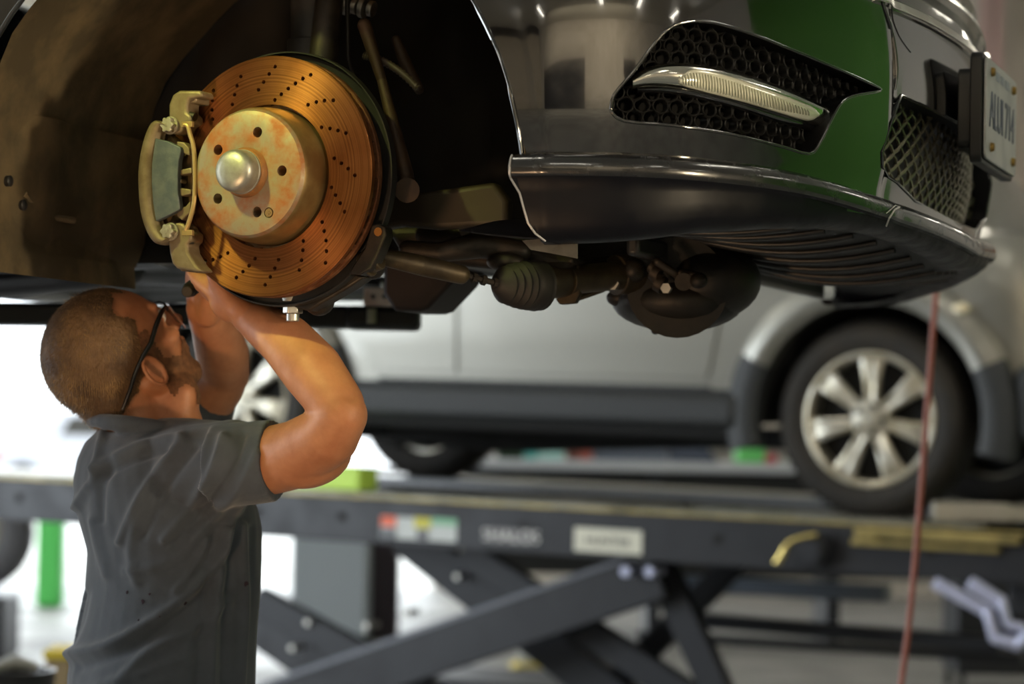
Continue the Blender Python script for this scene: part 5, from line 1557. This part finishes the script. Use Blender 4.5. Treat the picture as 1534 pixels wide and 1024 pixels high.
bm = new(); p = P(567,445,4.55)-T0; box(bm, p, (.055,.03,.034)); bk_ = obj('pad_bracket', bm, pm('pale_bracket', (.85,.76,.70), .4, .0, col2=(.6,.45,.38), scale=30), tl, bevel=.003, label='pale bracket with two holes')
for x in (559,576): bm = new(); q = P(x,444,4.53)-T0; cyl(bm, q, q-V((0,.006,0)), .0042, n=14); obj('hole', bm, DARKIN, bk_)
bm = new(); cyl(bm, P(557,462,4.53)-T0, P(557,484,4.53)-T0, .009, n=16); obj('pad_screw', bm, pm('stem', (.30,.30,.22), .4, .4), tl); bm = new(); cyl(bm, P(582,420,4.6)-T0, P(590,470,4.6)-T0, .016, n=16); obj('lift_pad_stem', bm, pm('stem', (.30,.30,.22), .4, .4), tl)
bm = new(); q = P(533,477,yl_-.052)-T0; box(bm, q, (.020,.002,.034)); st1 = obj('blue_sticker', bm, pm('sticker_blue', (.20,.36,.45), .4), tl)
bm = new(); q = P(528,472,yl_-.0545)-T0; box(bm, q, (.009,.002,.018)); obj('yellow_mark', bm, pm('yellow_mark', (.6,.55,.1), .4), st1)
bm = new(); box(bm, (-.1,0,1.75), (.30,.35,3.5)); box(bm, (-.1,0,.02), (.5,.6,.04)); obj('column', bm, TP, tl, bevel=.01)
bm = new(); box(bm, (.06,-.02,P(0,476,yl_).z), (.15,.42,.6)); obj('carriage', bm, TP, tl, bevel=.01)

# ================================================================ LIGHT
w = bpy.data.worlds.new('sky'); scene.world = w; w.use_nodes = True
bg = w.node_tree.nodes['Background']; bg.inputs[0].default_value = (.90,.96,1,1); bg.inputs[1].default_value = 3.2
def area(name, loc, target, size, power, col):
    l = bpy.data.lights.new(name, 'AREA'); l.shape = 'RECTANGLE'; l.size = size[0]; l.size_y = size[1]; l.energy = power; l.color = col
    o = bpy.data.objects.new(name, l); COL.objects.link(o); o.location = loc
    o.rotation_euler = (V(target)-V(loc)).to_track_quat('-Z','Y').to_euler(); return o
# daylight entering through the door openings
area('daylight_back', (-4.4, 20.5, 2.2), (-4.4, 0, 1.2), (7.4, 4.2), 300, (.88,.95,1))
area('daylight_left', (-9.4, 6.6, 2.2), (0, 5.6, 1.4), (5.4, 4.0), 300, (.86,.94,1))
#area('daylight_left_near', (-9.4, -1.4, 2.2), (0, 2.5, 1.5), (5.0, 4.0), 110, (.97,1,.93))
# added lights without visible fixtures, for wall, disc, liner and silver car
def spot(name, loc, target, power, col, ang, blend=.5, r=.1):
    l = bpy.data.lights.new(name, 'SPOT'); l.energy = power; l.color = col; l.spot_size = R(ang); l.spot_blend = blend; l.shadow_soft_size = r
    o = bpy.data.objects.new(name, l); COL.objects.link(o); o.location = loc
    o.rotation_euler = (V(target)-V(loc)).to_track_quat('-Z','Y').to_euler(); return o
area('wall_wash', (-1, -5.6, 4.6), (-1, -9, 1.8), (7, .5), 420, (1,.86,.62))  # added wash, brightens the unseen wall for its reflection in the bumper
spot('trouble_lamp', (-1.95, 1.7, 3.8), D0+V((-.03,0,.03)), 450, (.95,1,.26), 7.8, .35, .12)  # added spot, placed and tinted to draw the lime highlight on the disc
spot('floor_lamp_glow', (-1.3, 1.2, .4), D0+V((.05,0,-.15)), 105, (1,.60,.32), 24, .6, .15)  # added warm fill from below for the disc bottom and the arm's underside
spot('work_lamp', (2.3, 1.25, 1.75), D0+V((-.1,0,0)), 260, (1,.80,.52), 17, .6, .12)  # added spot to brighten the arch liner
spot('bay_lamp', (4.2, 4.5, 4.6), WR+V((.3,0,.5)), 260, (1,.93,.75), 60, .8, .3)  # added spot to brighten the front fender of the silver car
